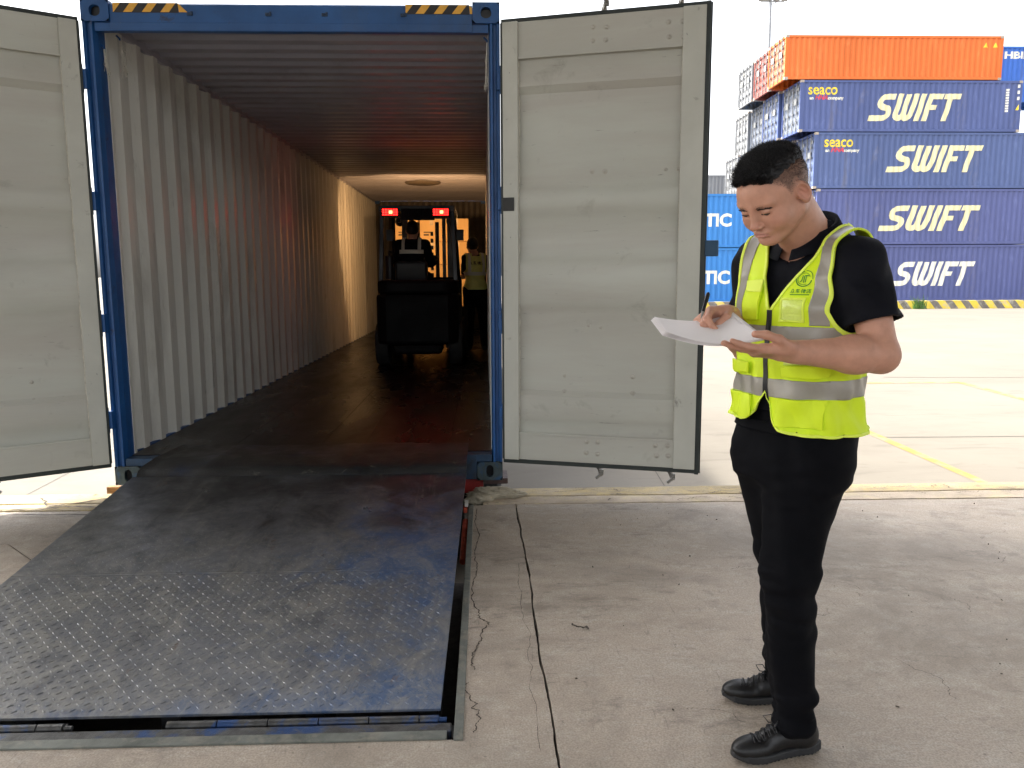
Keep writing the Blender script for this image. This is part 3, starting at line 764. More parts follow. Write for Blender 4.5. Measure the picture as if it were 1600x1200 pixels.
# corrugated walls: inner skin and outer skin
brW = corr_breaks(0, LN - 0.23, 0.274)
hh = (ZT - 0.09) - (FZ - 0.02)
for side in (-1, 1):
    mb = MB()
    xin = XL + 0.030 if side < 0 else XR - 0.030
    bend = lambda x, t, s=side: 0.006 * math.sin(x * 1.7 + s) * math.sin(t * PI)
    mb.mat(0); sheet(mb, brW, 0.036, (xin, Y0 + 0.17, FZ - 0.02), (0, 1, 0), (-side, 0, 0), (0, 0, 1), hh, 8, bend)
    mb.mat(1); sheet(mb, brW, 0.036, (xin + side * 0.012, Y0 + 0.17, FZ - 0.05), (0, 1, 0), (-side, 0, 0), (0, 0, 1), hh + 0.06, 1)
    mb.mat(0); mb.span((xin - side * 0.04, Y0 + 0.14, FZ), (xin + side * .02, Y0 + 0.172, ZT - 0.1))
    crel(mb); mb.build('side_wall', [M_wall_in, M_blue], ct, fixn=False)
mb = MB()
brR = corr_breaks(0, LN - 0.20, 0.209, (0.36, 0.16, 0.32, 0.16))
sheet(mb, brR, 0.022, (XL + 0.058, Y0 + 0.15, ZT - 0.062), (0, 1, 0), (0, 0, 1), (1, 0, 0), WD - 0.116, 4)
mb.mat(1); sheet(mb, brR, 0.022, (XL + 0.03, Y0 + 0.15, ZT - 0.058), (0, 1, 0), (0, 0, 1), (1, 0, 0), WD - 0.06, 1)
mb.span((XL + 0.06, Y0 + 0.06, ZT - 0.05), (XR - 0.06, Y0 + 0.17, ZT - 0.044)); mb.mat(0); mb.span((XL + 0.06, Y0 + 0.062, ZT - 0.062), (XR - 0.06, Y0 + 0.17, ZT - 0.0545))
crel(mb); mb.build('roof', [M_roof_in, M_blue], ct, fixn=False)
mb = MB()
brE = corr_breaks(0, WD - 0.06, 0.24)
sheet(mb, brE, 0.04, (XL + 0.03, Y0 + LN - 0.06, ZB + 0.1), (1, 0, 0), (0, -1, 0), (0, 0, 1), HT - 0.16, 1)
mb.mat(1); sheet(mb, brE, 0.04, (XL + 0.03, Y0 + LN - 0.055, ZB + 0.1), (1, 0, 0), (0, -1, 0), (0, 0, 1), HT - 0.16, 1)
crel(mb); mb.build('end_wall', [pm('end_wall_dark_paint', (0.10, 0.085, 0.07), 0.6, var=0.3), M_blue], ct, fixn=False)  # paint darkened to hold down light bounced from the far end
# shallow dark disc on the ceiling
mb = MB()
mb.lathe([(0.30, 0), (0.29, 0.02), (0.25, 0.032), (0.19, 0.024), (0.17, 0.034), (0.0, 0.036)], (-1.01, 13.55, ZT - 0.064), (0, 0, -1), 40); crel(mb)
mb.build('ceiling_disc', pm('dark_disc', (0.16, 0.14, 0.12), 0.4, metal=0.4), ct, smooth=50)
# frayed lashing cords at the opening
def cord(pts, n, spread, seed, label):
    r = np.random.default_rng(seed); mb = MB(); P = [Vector(p) for p in pts]
    for k in range(n):
        o = [Vector((r.normal(0, spread), r.normal(0, spread), r.normal(0, spread * 1.5))) for _ in P]
        q = [p + o[i] * (0.25 + i / len(P)) for i, p in enumerate(P)]
        mb.tube(q, 0.0016, 5)
    mb.tube(P[:len(P) // 2 + 1], 0.0055, 7)
    me = mb.build('lashing_cord', M_white_cord, None, smooth='all'); tag(me, label, 'cord')
    hk = MB(); hk.tube([P[0] + Vector((-0.02, 0, 0.03)), P[0] + Vector((0.0, 0, 0.01)), P[0]], 0.006, 7); 
    rel(hk, ct); hk.build('lashing_ring', M_blue, ct, smooth='all')
cord([(-2.235, 5.2, 2.80), (-2.228, 5.2, 2.76), (-2.222, 5.2, 2.72), (-2.218, 5.2, 2.67), (-2.21, 5.2, 2.60)], 16, 0.010, 2, 'frayed pale cord hanging inside the top left corner of the container')
cord([(-2.252, 5.02, 2.70), (-2.250, 5.02, 2.66), (-2.247, 5.02, 2.62), (-2.243, 5.02, 2.57)], 12, 0.008, 3, 'short frayed cord tied against the left container post')
cord([(0.030, 5.02, 2.75), (0.028, 5.02, 2.69), (0.024, 5.02, 2.65), (0.024, 5.02, 2.60), (0.022, 5.02, 2.52), (0.018, 5.02, 2.48)], 14, 0.007, 4, 'long frayed white cord hanging by the right container post')

# ---------------------------------------------------------------- doors
DT, DB = 2.829 - 0.005, 0.205
DW = 1.18
def zpx(y, Y): return CAMZ + Y * math.tan(math.atan((600 - y) / 1234.0) - R(7.9))
def door(hx, hy, ang, mir, bolts, label):
    """inner face looks towards local -y; u runs away from the hinge"""
    d = empty('container_door', (hx, hy, 0), ang)
    d['label'] = label
    s = -1 if mir else 1
    def U(mb):
        if mir:
            mb.v = [(-v[0], v[1], v[2]) for v in mb.v]
        return mb
    zc = [(40, 0)]
    stile0, stile1 = 0.105, DW - 0.125
    mb = MB(); mb.span((0.012, -0.022, DB), (stile0, 0.028, DT)); U(mb).build('hinge_stile', M_door_edge, d, bevel=0.003)
    mb = MB(); mb.span((stile1, -0.022, DB), (DW, 0.028, DT)); U(mb).build('lock_stile', M_door_edge, d, bevel=0.003)
    rt = zpx(82, 4.75); rb = zpx(683, 4.75)
    mb = MB(); mb.span((stile0, -0.006, rt), (stile1, 0.027, DT - 0.001)); mb.span((stile0 + 0.001, -0.016, rt - 0.008), (stile1 - 0.001, -0.004, rt + 0.006)); U(mb).build('top_rail', M_door_in, d, bevel=0.002)
    mb = MB(); mb.span((stile0, -0.006, DB + 0.001), (stile1, 0.027, rb)); mb.span((stile0 + 0.001, -0.016, rb - 0.006), (stile1 - 0.001, -0.004, rb + 0.008)); U(mb).build('bottom_rail', M_door_in, d, bevel=0.002)
    # ribbed panel
    pr = [(82, .5), (92, .5), (112, 0.0), (128, 0.0), (140, 1), (284, 1), (300, 0), (322, 0), (343, 1), (398, 1), (416, 0), (473, 0.0), (491, 1), (614, 1), (622, 0), (654, 0), (668, .6), (683, .6)]
    nu = 14; vs = []
    rr = np.random.default_rng(12)
    pts = []
    for (a, b) in zip(pr[:-1], pr[1:]):
        for t in (0, 0.5): pts.append((a[0] + (b[0] - a[0]) * t, a[1] + (b[1] - a[1]) * t))
    pts.append(pr[-1])
    for (y, l) in pts:
        for i in range(nu + 1):
            u = stile0 - 0.001 + (stile1 - stile0 + 0.002) * i / nu
            ed = min(i, nu - i)
            vs.append((u, 0.000 + 0.026 * l + (0.0035 * math.sin(u * 7 + y * 0.013) if ed > 0 else 0), zpx(y, 4.75)))
    k = nu + 1
    fs = [(j * k + i, j * k + i + 1, (j + 1) * k + i + 1, (j + 1) * k + i) for j in range(len(pts) - 1) for i in range(nu)]
    mb = MB(); mb.add(vs, fs); mb.mat(1); mb.add([(v[0], 0.0292 + (v[1]) * 0.4, v[2]) for v in vs], fs)
    o = U(mb).build('panel', [M_door_in, M_blue], d, fixn=False, smooth=30)
    # weld beads along the panel edges
    mb = MB(); r2 = np.random.default_rng(5)
    for u in (stile0, stile1):
        zz = np.linspace(rb, rt, 60)
        prof_ = [float(np.interp(-z, [-zpx(p[0], 4.75) for p in pr], [p[1] for p in pr])) for z in zz]
        mb.tube([(u + r2.normal(0, 0.001), -0.004 + 0.026 * l * 0.9 - 0.003, z) for z, l in zip(zz, prof_)], 0.0042, 6)
    U(mb).build('weld_seam', pm('pale_weld', (0.55, 0.52, 0.45), 0.5, var=0.3, vscale=40), d, smooth='all')
    # gasket
    mb = MB()
    mb.span((DW - 0.001, -0.012, DB - 0.03), (DW + 0.024, 0.045, DT + 0.022)); mb.span((DW + 0.0235, 0.005, DB - 0.025), (DW + 0.032, 0.03, DT + 0.02))
    mb.span((0.0, -0.006, DT - 0.001), (DW, 0.022, DT + 0.022)); mb.span((0.0, -0.006, DB - 0.026), (DW, 0.022, DB + 0.001)); mb.span((-0.004, -0.012, DB), (0.013, 0.02, DT))
    U(mb).build('gasket', M_gasket, d, bevel=0.003)
    # bolts
    if bolts:
        for (u, z) in bolts:
            mb = MB()
            yb = -0.006 if (z > rt or z < rb) else 0.026 * float(np.interp(-z, [-zpx(p[0], 4.75) for p in pr], [p[1] for p in pr]))
            mb.lathe([(0.017, 0), (0.017, 0.003), (0.011, 0.0035), (0.0105, 0.009), (0.006, 0.012), (0, 0.013)], (u, yb + 0.003, z), (0, -1, 0), 14)
            mb.build('bolt', M_bolt, d, smooth=40)
    # lock rods outside, cams above and below
    for u in (0.60, 1.035):
        mb = MB(); mb.tube([(u, 0.075, DB - 0.02), (u, 0.075, DT + 0.03)], 0.0165, 12)
        for z in (DB + 0.25, 1.2, 1.9, DT - 0.2): mb.box((u, 0.062, z), (0.08, 0.045, 0.05))
        rod = U(mb).build('lock_rod', M_steel, d, bevel=0.002)
        for sg, z in ((1, DT + 0.03), (-1, DB - 0.02)):
            mb = MB()
            mb.tube([(u, 0.07, z), (u, 0.068, z + sg * 0.03)], 0.017, 10)
            mb.bar((u - 0.002, 0.055, z + sg * 0.018), (u + 0.022, 0.03, z + sg * 0.062), 0.016, 0.022)
            mb.bar((u + 0.022, 0.03, z + sg * 0.05), (u - 0.014, 0.018, z + sg * 0.078), 0.014, 0.016)
            mb.box((u + 0.018, 0.04, z + sg * 0.04), (0.028, 0.02, 0.028))
            U(mb).build('cam', M_steel, rod, bevel=0.002)
        mb = MB(); mb.bar((u, 0.105, 1.30), (u + (0.02 if u < 1 else -0.35), 0.115, 1.28), 0.018, 0.03); U(mb).build('lock_handle', M_steel, d, bevel=0.002)
    # vertical outer seal at the hinge side, hinge blades
    for z in (DB + 0.27, DB + 0.87, DB + 1.6, DB + 2.3):
        mb = MB(); mb.span((-0.02, 0.03, z - 0.05), (0.14, 0.045, z + 0.05)); U(mb).build('hinge', M_blue, d, bevel=0.002)
    return d
def ray_door(px, py, hx, hy, ang, s=1):
    D = _f + _ri2 * ((px - 800) / 1234) - _u2 * ((py - 600) / 1234)
    nrm = Vector((math.sin(ang), -math.cos(ang), 0)); t = ((Vector((hx, hy, 0)) - Vector((0, 0, CAMZ))).dot(nrm)) / D.dot(nrm)
    P = Vector((0, 0, CAMZ)) + D * t; e = Vector((math.cos(ang), math.sin(ang), 0)) * s
    return ((P - Vector((hx, hy, 0))).dot(e), P.z)
angR, angL = R(-17.0), R(33.0)
bR = [ray_door(x, y, 0.112, 4.90, angR) for x, y in ((927, 43), (948, 43), (927, 64), (947, 63), (1045, 35), (1067, 34), (1046, 58), (1068, 58), (924, 267), (944, 267), (1040, 264), (1060, 263),
      (919, 509), (938, 512), (1030, 512), (881, 588), (988, 590), (881, 613), (988, 616), (917, 690), (934, 691), (916, 707), (934, 709), (1024, 696), (1043, 696), (1026, 712), (1044, 712))]
bL = [ray_door(x, y, -2.338, 4.90, angL, -1) for x, y in ((50, 598), (53, 625))]
dR = door(0.112, 4.90, angR, False, bR, 'open right container door with a row of bolts and a black patch')
def mirror_fix(d): pass
dL = door(-2.338, 4.90, angL, True, None, 'open left container door swung towards the viewer')
for (u, z) in bL:
    mb = MB(); mb.lathe([(0.017, 0), (0.017, 0.003), (0.011, 0.0035), (0.0105, 0.009), (0.006, 0.012), (0, 0.013)], (-u, 0.026 + 0.003, z), (0, -1, 0), 14)
    mb.build('bolt', M_bolt, dL, smooth=40)
for d_ in (dR, dL):
    d_.parent = ct; d_.location = Vector(d_.location) - Vector(ct.location)
    del d_['label']
dR['label'] = 'right door folded open, inner side showing, black patch at its hinge'
dL['label'] = 'left door folded open, cut by the picture edge'
mb = MB(); mb.span((0.014, -0.027, zpx(330, 4.88)), (0.082, -0.0225, zpx(309, 4.88))); mb.build('black_patch', M_rubber, dR, bevel=0.001)
mb = MB(); mb.span((DW + 0.02, 0.0, zpx(402, 4.6)), (DW + 0.10, 0.05, zpx(377, 4.6))); mb.build('handle_catch', pm('teal_blue_paint', (0.012, 0.06, 0.13), 0.5, bump=0.1), dR, bevel=0.006)

# ================================================================ TRAILER CHASSIS
ch = empty('trailer_chassis', (-1.114, 5.0, -1.1))
tag(ch, 'red and dark brown trailer chassis carrying the open container', 'trailer')
mb = MB(); mb.span((-2.30, 5.01, -0.05), (-0.02, 5.15, 0.05)); rel(mb, ch).build('rear_beam', M_red, ch, bevel=0.004)
mb = MB(); mb.span((-0.018, 4.985, 0.015), (0.14, 5.2, 0.052)); rel(mb, ch).build('twistlock_plate', pm('rusty_brown_steel', (0.07, 0.04, 0.035), 0.7, var=0.4, vscale=20, bump=0.3), ch, bevel=0.003)
mb = MB(); mb.span((-2.40, 4.94, -0.03), (-2.30, 4.985, 0.04)); rel(mb, ch).build('timber_block', M_wood, ch, bevel=0.003)
mb = MB()
for x in (-1.6, -0.6): mb.span((x - .07, 5.15, -0.30), (x + .07, 16.9, 0.045))
for y in np.arange(6.2, 16.9, 1.3): mb.span((-1.53, y, -0.12), (-0.67, y + 0.1, 0.02)); mb.span((-2.3, y, -0.06), (-1.67, y + 0.1, 0.045)); mb.span((-0.53, y, -0.06), (0.07, y + 0.1, 0.045))
rel(mb, ch).build('frame', M_red, ch)
M_tyre = pm('tyre_rubber', (0.02, 0.02, 0.02), 0.8, var=0.3, bump=0.3)
for y in (6.6, 7.9, 9.2):
    zc = yard_z(y) + 0.5
    mb = MB(); mb.tube([(-2.2, y, zc), (0.0, y, zc)], 0.07, 12); rel(mb, ch).build('axle', M_black, ch)
    for x in (-2.2, -1.88, -0.32, 0.0):
        mb = MB(); mb.lathe([(0.28, -0.12), (0.46, -0.13), (0.5, -0.10), (0.5, 0.10), (0.46, 0.13), (0.28, 0.12)], (x - 0.01, y, zc), (1, 0, 0), 32)
        w_ = rel(mb, ch).build('wheel', M_tyre, ch, smooth=40)
        mb = MB(); mb.lathe([(0.0, -0.05), (0.279, -0.06), (0.279, 0.06), (0.0, 0.05)], (x - 0.01, y, zc), (1, 0, 0), 24); rel(mb, ch).build('rim', M_steel, w_)
for x in (-1.9, -0.3):
    zc = yard_z(15); mb = MB(); mb.span((x - .06, 14.94, zc + 0.03), (x + .06, 15.06, -0.06)); mb.span((x - .15, 14.85, zc + 0.002), (x + .15, 15.15, zc + 0.03)); rel(mb, ch).build('landing_leg', M_red, ch)
# ================================================================ CONTAINER STACKS
GZ = yard_z(41)
def cont_mats(key, col, dirt=(0.25, 0.22, 0.2)):
    return pm('stack_paint_' + key, col, 0.5, var=0.14, vscale=0.5, stretch=(1, 1, 0.3), bump=0.05, bscale=10,
              stains=[(dirt, 1.0, 0.6, 0.78, 0.45, (1, 1, 0.3)), (tuple(min(1, c * 1.5 + 0.05) for c in col), 2.6, 0.56, 0.7, 0.35, (1, 1, 0.4))])
M_cast = pm('casting_pale', (0.42, 0.36, 0.3), 0.7, var=0.3, vscale=5)
M_rod = pm('galvanised_rod', (0.22, 0.22, 0.22), 0.5, metal=0.4)
M_lw = pm('lettering_white', (0.78, 0.76, 0.66), 0.6, var=0.08, vscale=2)
M_lcream = pm('lettering_sunburnt', (0.74, 0.68, 0.42), 0.6, var=0.06, vscale=2)
M_lp = pm('faded_plate', (0.3, 0.3, 0.28), 0.6)
M_lyel = pm('lettering_yellow', (0.85, 0.62, 0.04), 0.55, var=0.05)
M_lred = pm('lettering_red', (0.6, 0.05, 0.08), 0.55, var=0.05)

def box_container(x0, y0, z0, L, H, mat, Wd=2.438, endmat=None, rods=True, label=None, group='containers stacked across the yard', cat='container'):
    """a container lying along X; its door end looks towards -X. returns (root, fold positions)"""
    c = empty('stacked_container', (x0, y0, z0)); tag(c, label, cat, group)
    e = endmat or mat
    mb = MB()
    # frame: rails and posts
    for yy in (0, Wd - 0.09):
        mb.span((0.16, yy, 0.015), (L - 0.16, yy + 0.09, 0.15)); mb.span((0.16, yy, H - 0.12), (L - 0.16, yy + 0.09, H - 0.012))
        mb.span((0, yy, 0.12), (0.12, yy + 0.09, H - 0.12)); mb.span((L - 0.12, yy, 0.12), (L, yy + 0.09, H - 0.12))
    for xx in (0.0, L - 0.12):
        mb.span((xx, 0.16, 0.015), (xx + 0.12, Wd - 0.16, 0.15)); mb.span((xx, 0.16, H - 0.14), (xx + 0.12, Wd - 0.16, H - 0.012))
    mb.build('frame', mat, c)
    br = corr_breaks(0.12, L - 0.12, 0.278)
    mb = MB()
    sheet(mb, br, 0.036, (0, 0.012, 0.14), (1, 0, 0), (0, 1, 0), (0, 0, 1), H - 0.25, 1)
    mb.build('side_wall', mat, c, fixn=False)
    mb = MB(); sheet(mb, br, 0.036, (0, Wd - 0.012, 0.14), (1, 0, 0), (0, -1, 0), (0, 0, 1), H - 0.25, 1); mb.build('side_wall', mat, c, fixn=False)
    mb = MB(); sheet(mb, corr_breaks(0.1, L - 0.1, 0.42), 0.02, (0, 0.05, H - 0.04), (1, 0, 0), (0, 0, 1), (0, 1, 0), Wd - 0.1, 1); mb.build('roof', mat, c, fixn=False)
    mb = MB(); sheet(mb, corr_breaks(0.1, Wd - 0.1, 0.24), 0.04, (L - 0.06, 0, 0.12), (0, 1, 0), (-1, 0, 0), (0, 0, 1), H - 0.24, 1); mb.build('end_wall', mat, c, fixn=False)
    mb = MB()
    for xx in (-0.003, L - 0.175):
        for yy in (-0.006, Wd - 0.156):
            for zz in (0, H - 0.118): mb.span((xx, yy, zz), (xx + 0.178, yy + 0.162, zz + 0.118))
    mb.build('corner_castings', M_cast, c)
    for k in range(2):
        ya = 0.1 + k * (Wd - 0.2) / 2; yb = ya + (Wd - 0.2) / 2 - 0.01
        mb = MB()
        br2 = corr_breaks(0, H - 0.32, (H - 0.32) / 5)
        sheet(mb, br2, 0.03, (0.03, ya, 0.16), (0, 0, 1), (1, 0, 0), (0, 1, 0), yb - ya, 1)
        d = mb.build('door', e, c, fixn=False)
        if rods:
            for q in (0.3, 0.75):
                yy = ya + (yb - ya) * q
                mb = MB(); mb.tube([(-0.02, yy, 0.05), (-0.02, yy, H - 0.05)], 0.026, 6)
                for z in (0.5, 1.0, 1.6, 2.1): mb.box((-0.01, yy, z), (0.05, 0.14, 0.09))
                mb.build('lock_rod', M_rod, d)
            mb = MB(); mb.box((0.0, (ya + yb) / 2, H * 0.62), (0.012, 0.4, 0.3)); mb.box((0.0, ya + 0.3, H * 0.84), (0.012, 0.3, 0.16)); mb.build('marking_plate', M_lp, d)
    c['fold'] = 0
    return c, br
def dup_cont(src, loc, label, mats=None, endmats=None, group='containers stacked across the yard'):
    r = src.copy(); COL.objects.link(r); r.location = loc; r['label'] = label; r['group'] = group
    for chd in list(src.children):
        if chd.get('mark'): continue
        a = chd.copy(); COL.objects.link(a); a.parent = r
        if mats is not None and chd.name.split('.')[0] not in ('corner_castings',):
            a.data = chd.data.copy(); a.data.materials[0] = endmats if (endmats and chd.name.startswith('door')) else mats
        for g in list(chd.children):
            b = g.copy(); COL.objects.link(b); b.parent = a
    return r
def put_text(c, br, x, z, vs, fs, mat, name='lettering', scale=1.0):
    xs_ = [v[0] * scale + x for v in vs]; zs_ = [v[1] * scale + z for v in vs]
    o = drape(name, [(a, b) for a, b in zip(xs_, zs_)], fs, [b[0] for b in br], lambda X, Z: (X, 0.012 + 0.036 * level_at(br, X) - 0.006, Z), mat, c)
    o['mark'] = 1
    return o

# heavy slanted letters drawn by hand: unit cap height, list of polygons
def stroke(pts, w):
    """mitred band of width w along pts"""
    P = [np.array(p, float) for p in pts]; n = len(P); L = []; Rr = []
    for i in range(n):
        a = P[max(0, i - 1)]; b = P[min(n - 1, i + 1)]
        d1 = (P[i] - a) if i > 0 else (b - P[i]); d2 = (b - P[i]) if i < n - 1 else (P[i] - a)
        d1 = d1 / np.linalg.norm(d1); d2 = d2 / np.linalg.norm(d2); t = d1 + d2; t /= np.linalg.norm(t); nn = np.array([-t[1], t[0]])
        k = 1 / max(0.5, float(np.dot(nn, np.array([-d1[1], d1[0]]))))
        ww = w[i] if isinstance(w, (list, tuple)) else w
        L.append(P[i] + nn * ww / 2 * k); Rr.append(P[i] - nn * ww / 2 * k)
    return [(L[i], L[i + 1], Rr[i + 1], Rr[i]) for i in range(n - 1)]
def swift():
    polys = []
    def arc(cx, cy, rx, ry, a0, a1, n=8): return [(cx + rx * math.cos(R(a0 + (a1 - a0) * i / n)), cy + ry * math.sin(R(a0 + (a1 - a0) * i / n))) for i in range(n + 1)]
    w = 0.21
    S_ = [(0.72, 0.89), (0.42, 0.89)] + arc(0.36, 0.70, 0.19, 0.19, 90, 250, 6)[1:] + arc(0.42, 0.30, 0.2, 0.19, 60, -90, 7) + [(0.2, 0.105), (-0.12, 0.105)]
    polys += stroke(S_, w)
    W_ = [(0.92, 1.0), (0.92, 0.36)] + arc(1.07, 0.30, 0.15, 0.195, 190, 340, 6) + [(1.225, 0.4), (1.225, 0.98)]
    polys += stroke(W_, [w] * len(W_))
    W2 = [(1.225, 0.36)] + arc(1.375, 0.30, 0.15, 0.195, 190, 340, 6) + [(1.535, 0.4), (1.535, 1.0)]
    polys += stroke(W2, [w] * len(W2))
    polys += stroke([(1.83, 0.0), (1.83, 1.0)], w)
    polys += stroke([(2.13, 0.0), (2.13, 0.99)], w); polys += stroke([(2.03, 0.9), (2.62, 0.9)], 0.2); polys += stroke([(2.1, 0.5), (2.48, 0.5)], 0.18)
    polys += stroke([(2.93, 0.0), (2.93, 0.99)], w); polys += stroke([(2.66, 0.9), (3.32, 0.9)], 0.2)
    vs = []; fs = []
    for p in polys:
        k = len(vs); vs += [(q[0] + 0.30 * q[1], q[1]) for q in p]; fs.append(tuple(range(k, k + 4)))
    return vs, fs
SW = swift()
SWG = []
for _q in SW[1]:
    SWG.append(([SW[0][i] for i in _q], [(0, 1, 2, 3)]))
def px_at(px, py, Y):
    D = _f + _ri2 * ((px - 800) / 1234) - _u2 * ((py - 600) / 1234)
    return (D.x / D.y * Y, CAMZ + D.z / D.y * Y)
YS = 41.0
M_sw1 = cont_mats('navy_violet', (0.085, 0.104, 0.26)); M_sw2 = cont_mats('navy_blue', (0.075, 0.112, 0.26)); M_sw3 = cont_mats('navy_mid', (0.07, 0.10, 0.255))
M_or = cont_mats('orange', (0.70, 0.15, 0.018), (0.5, 0.12, 0.03)); M_sky = cont_mats('bright_blue', (0.03, 0.2, 0.55)); M_ce = cont_mats('sunlit_grey', (0.15, 0.17, 0.21)); M_ceb = cont_mats('sunlit_bluegrey', (0.10, 0.13, 0.22))  # both greys carry the sun on the door ends in their colour
M_rd = cont_mats('faded_red', (0.30, 0.08, 0.06)); M_wg = cont_mats('white_grey', (0.22, 0.225, 0.23)); M_roy = cont_mats('royal_blue', (0.03, 0.13, 0.5))
xl = [px_at(p, y, YS)[0] for p, y in ((1272, 427), (1275, 338), (1272, 250), (1250, 165), (1227, 90))]
zt = [GZ] + [px_at(1400, y, YS)[1] for y in (382, 294.5, 206, 124.5, 55)]
LS = 11.45
specs = [(M_sw1, None, 'navy container with slanted white lettering at the very bottom of the right stack'),
         (M_sw1, None, 'navy container with slanted cream lettering and no yellow word, second from the ground'),
         (M_sw2, M_ceb, 'navy container with slanted cream lettering and a yellow word, third from the ground'),
         (M_sw3, M_ce, 'navy container with a yellow word at its left, directly under the orange one')]
fronts = []
for i, (m, em, lab) in enumerate(specs):
    c, br = box_container(xl[i], YS, zt[i], LS if i > 0 else 12.0, zt[i + 1] - zt[i] - 0.02, m, endmat=em, label=lab)
    fronts.append(c)
    tx = [((1385, 446), (1522, 446)), ((1368, 360), (1531, 360)), ((1380, 268), (1535, 268)), ((1352, 188), (1501, 188))][i]
    ty = [(409, 447), (321, 361), (227, 269), (146, 189)][i]
    xa, zb_ = px_at(tx[0][0], ty[1], YS); xb, _z = px_at(tx[1][0], ty[1], YS); zt_ = px_at(tx[0][0], ty[0], YS)[1]
    hgt = zt_ - zb_; full = 3.32 + 0.3 + 0.22
    kx = (xb - xa) / full
    vs = [((v[0] + 0.2) * kx, v[1] * hgt) for v in SW[0]]
    bmx = bmesh.new(); ml = M_lw if i == 0 else M_lcream
    for gi, (gv, gf) in enumerate(SWG):
        ob = put_text(c, br, xa - xl[i], zb_ - zt[i], [((v[0] + 0.2) * kx, v[1] * hgt) for v in gv], gf, ml)
        for v_ in ob.data.vertices: v_.co.y -= 0.0004 * gi
        bmx.from_mesh(ob.data); dm = ob.data; bpy.data.objects.remove(ob); bpy.data.meshes.remove(dm)
    me_ = bpy.data.meshes.new('lettering'); bmx.to_mesh(me_); bmx.free(); ob = link_mesh('lettering', me_, ml, c); ob['mark'] = 1
    if i >= 2:
        sx, sy = ((1288, 229), (1263, 147))[i - 2]
        X, Z = px_at(sx, sy, YS)
        v, f = text_polys('seaco', 0.75, offset=0.012, width=1.5); put_text(c, br, X - xl[i], Z - zt[i], v, f, M_lyel)
        X, Z = px_at(sx + 2, sy + 8, YS)
        v, f = text_polys('an', 0.22, offset=0.008); put_text(c, br, X - xl[i], Z - zt[i], v, f, M_lw)
        v, f = text_polys('HNA', 0.3, offset=0.012, shear=0.3); put_text(c, br, X - xl[i] + 0.28, Z - zt[i], v, f, M_lred)
        v, f = text_polys('company', 0.22, offset=0.008); put_text(c, br, X - xl[i] + 0.95, Z - zt[i], v, f, M_lw)
    # number block and hazard marks at the far end
    mk = []
    X, Z = px_at(1578 if i == 3 else 1590, [392, 305, 216, 135][i], YS)
    v, f = [], []
    for q_ in range(9):
        v += [(q_ * 0.13, 0, 0), (q_ * 0.13 + 0.09, 0, 0), (q_ * 0.13 + 0.09, 0.15, 0), (q_ * 0.13, 0.15, 0)]; f.append(tuple(range(4 * q_, 4 * q_ + 4)))
    v = [(-p[1], p[0], 0) for p in v]; v = [(p[0], -p[1] if False else p[1], 0) for p in v]
    if i >= 3: put_text(c, br, X - xl[i], Z - zt[i] - 1.25, v, [q for q in f], M_lw)
    if i == 3:
        mb = MB(); x_, z_ = px_at(1587, 172, YS); x_ -= xl[i]; z_ -= zt[i]
        put_text(c, br, x_, z_, [(0, 0), (0.3, 0), (0.15, 0.28)], [(0, 1, 2)], M_lyel)
        for dz in (0.5, 0.8, 1.1): put_text(c, br, x_ + 0.05, z_ + dz, [(0, 0), (0.14, 0), (0.14, 0.16), (0, 0.16)], [(0, 1, 2, 3)], M_lw)
    elif i == 1: pass
# orange on top
co_, bro = box_container(xl[4], YS, zt[4], 11.15, zt[5] - zt[4], M_or, endmat=cont_mats('dull_orange', (0.42, 0.15, 0.07)), label='plain orange container on top of the navy stack, facing the dock')  # door end in a duller orange than the sides
X, Z = px_at(1537, 74, YS)
for dx in (0, 0.5): put_text(co_, bro, X - xl[4] + dx, Z - zt[4], [(0, 0), (0.24, 0), (0.12, 0.24)], [(0, 1, 2)], M_lyel)
# rows behind, their door ends seen past the front ones
dup_cont(co_, (xl[4] + 0.12, YS + 2.58, zt[4]), 'faded red container end directly behind the plain orange container', M_rd, M_rd)
dup_cont(co_, (xl[4] + 0.05, YS + 5.16, zt[4]), 'pale grey container end at the rear of the topmost layer', M_wg, M_wg)
f3, f2, f1, f0 = fronts[3], fronts[2], fronts[1], fronts[0]
dup_cont(f3, (xl[3] - 0.15, YS + 2.58, zt[3]), 'grey door end below the faded red container, second row back', M_sw2, M_ceb)
dup_cont(f3, (xl[3] + 0.05, YS + 5.16, zt[3]), 'grey door end in the third row back, layer below the top', M_ce, M_ce)
dup_cont(f3, (xl[3] - 0.1, YS + 7.74, zt[3]), 'pale door end farthest back in the layer below the top', M_wg, M_wg)
dup_cont(f2, (xl[2] - 0.15, YS + 2.58, zt[2]), 'blue grey door end just right of the standing man\'s hair', M_sw2, M_ceb)
dup_cont(f2, (xl[2] - 0.9, YS + 5.16, zt[2]), 'sunlit grey door end in the third layer, third row back', M_ce, M_ce)
dup_cont(f2, (xl[2] - 1.5, YS + 7.74, zt[2]), 'white grey door end just above the standing man\'s hair, farthest back', M_wg, M_wg)
for r_ in (1, 2, 3):
    for fsrc, k in ((f1, 1), (f0, 0)):
        dup_cont(fsrc, (xl[k] - 0.1, YS + 2.58 * r_, zt[k]), 'navy container hidden low down behind the navy front row', group='hidden lower rows of the container stack')
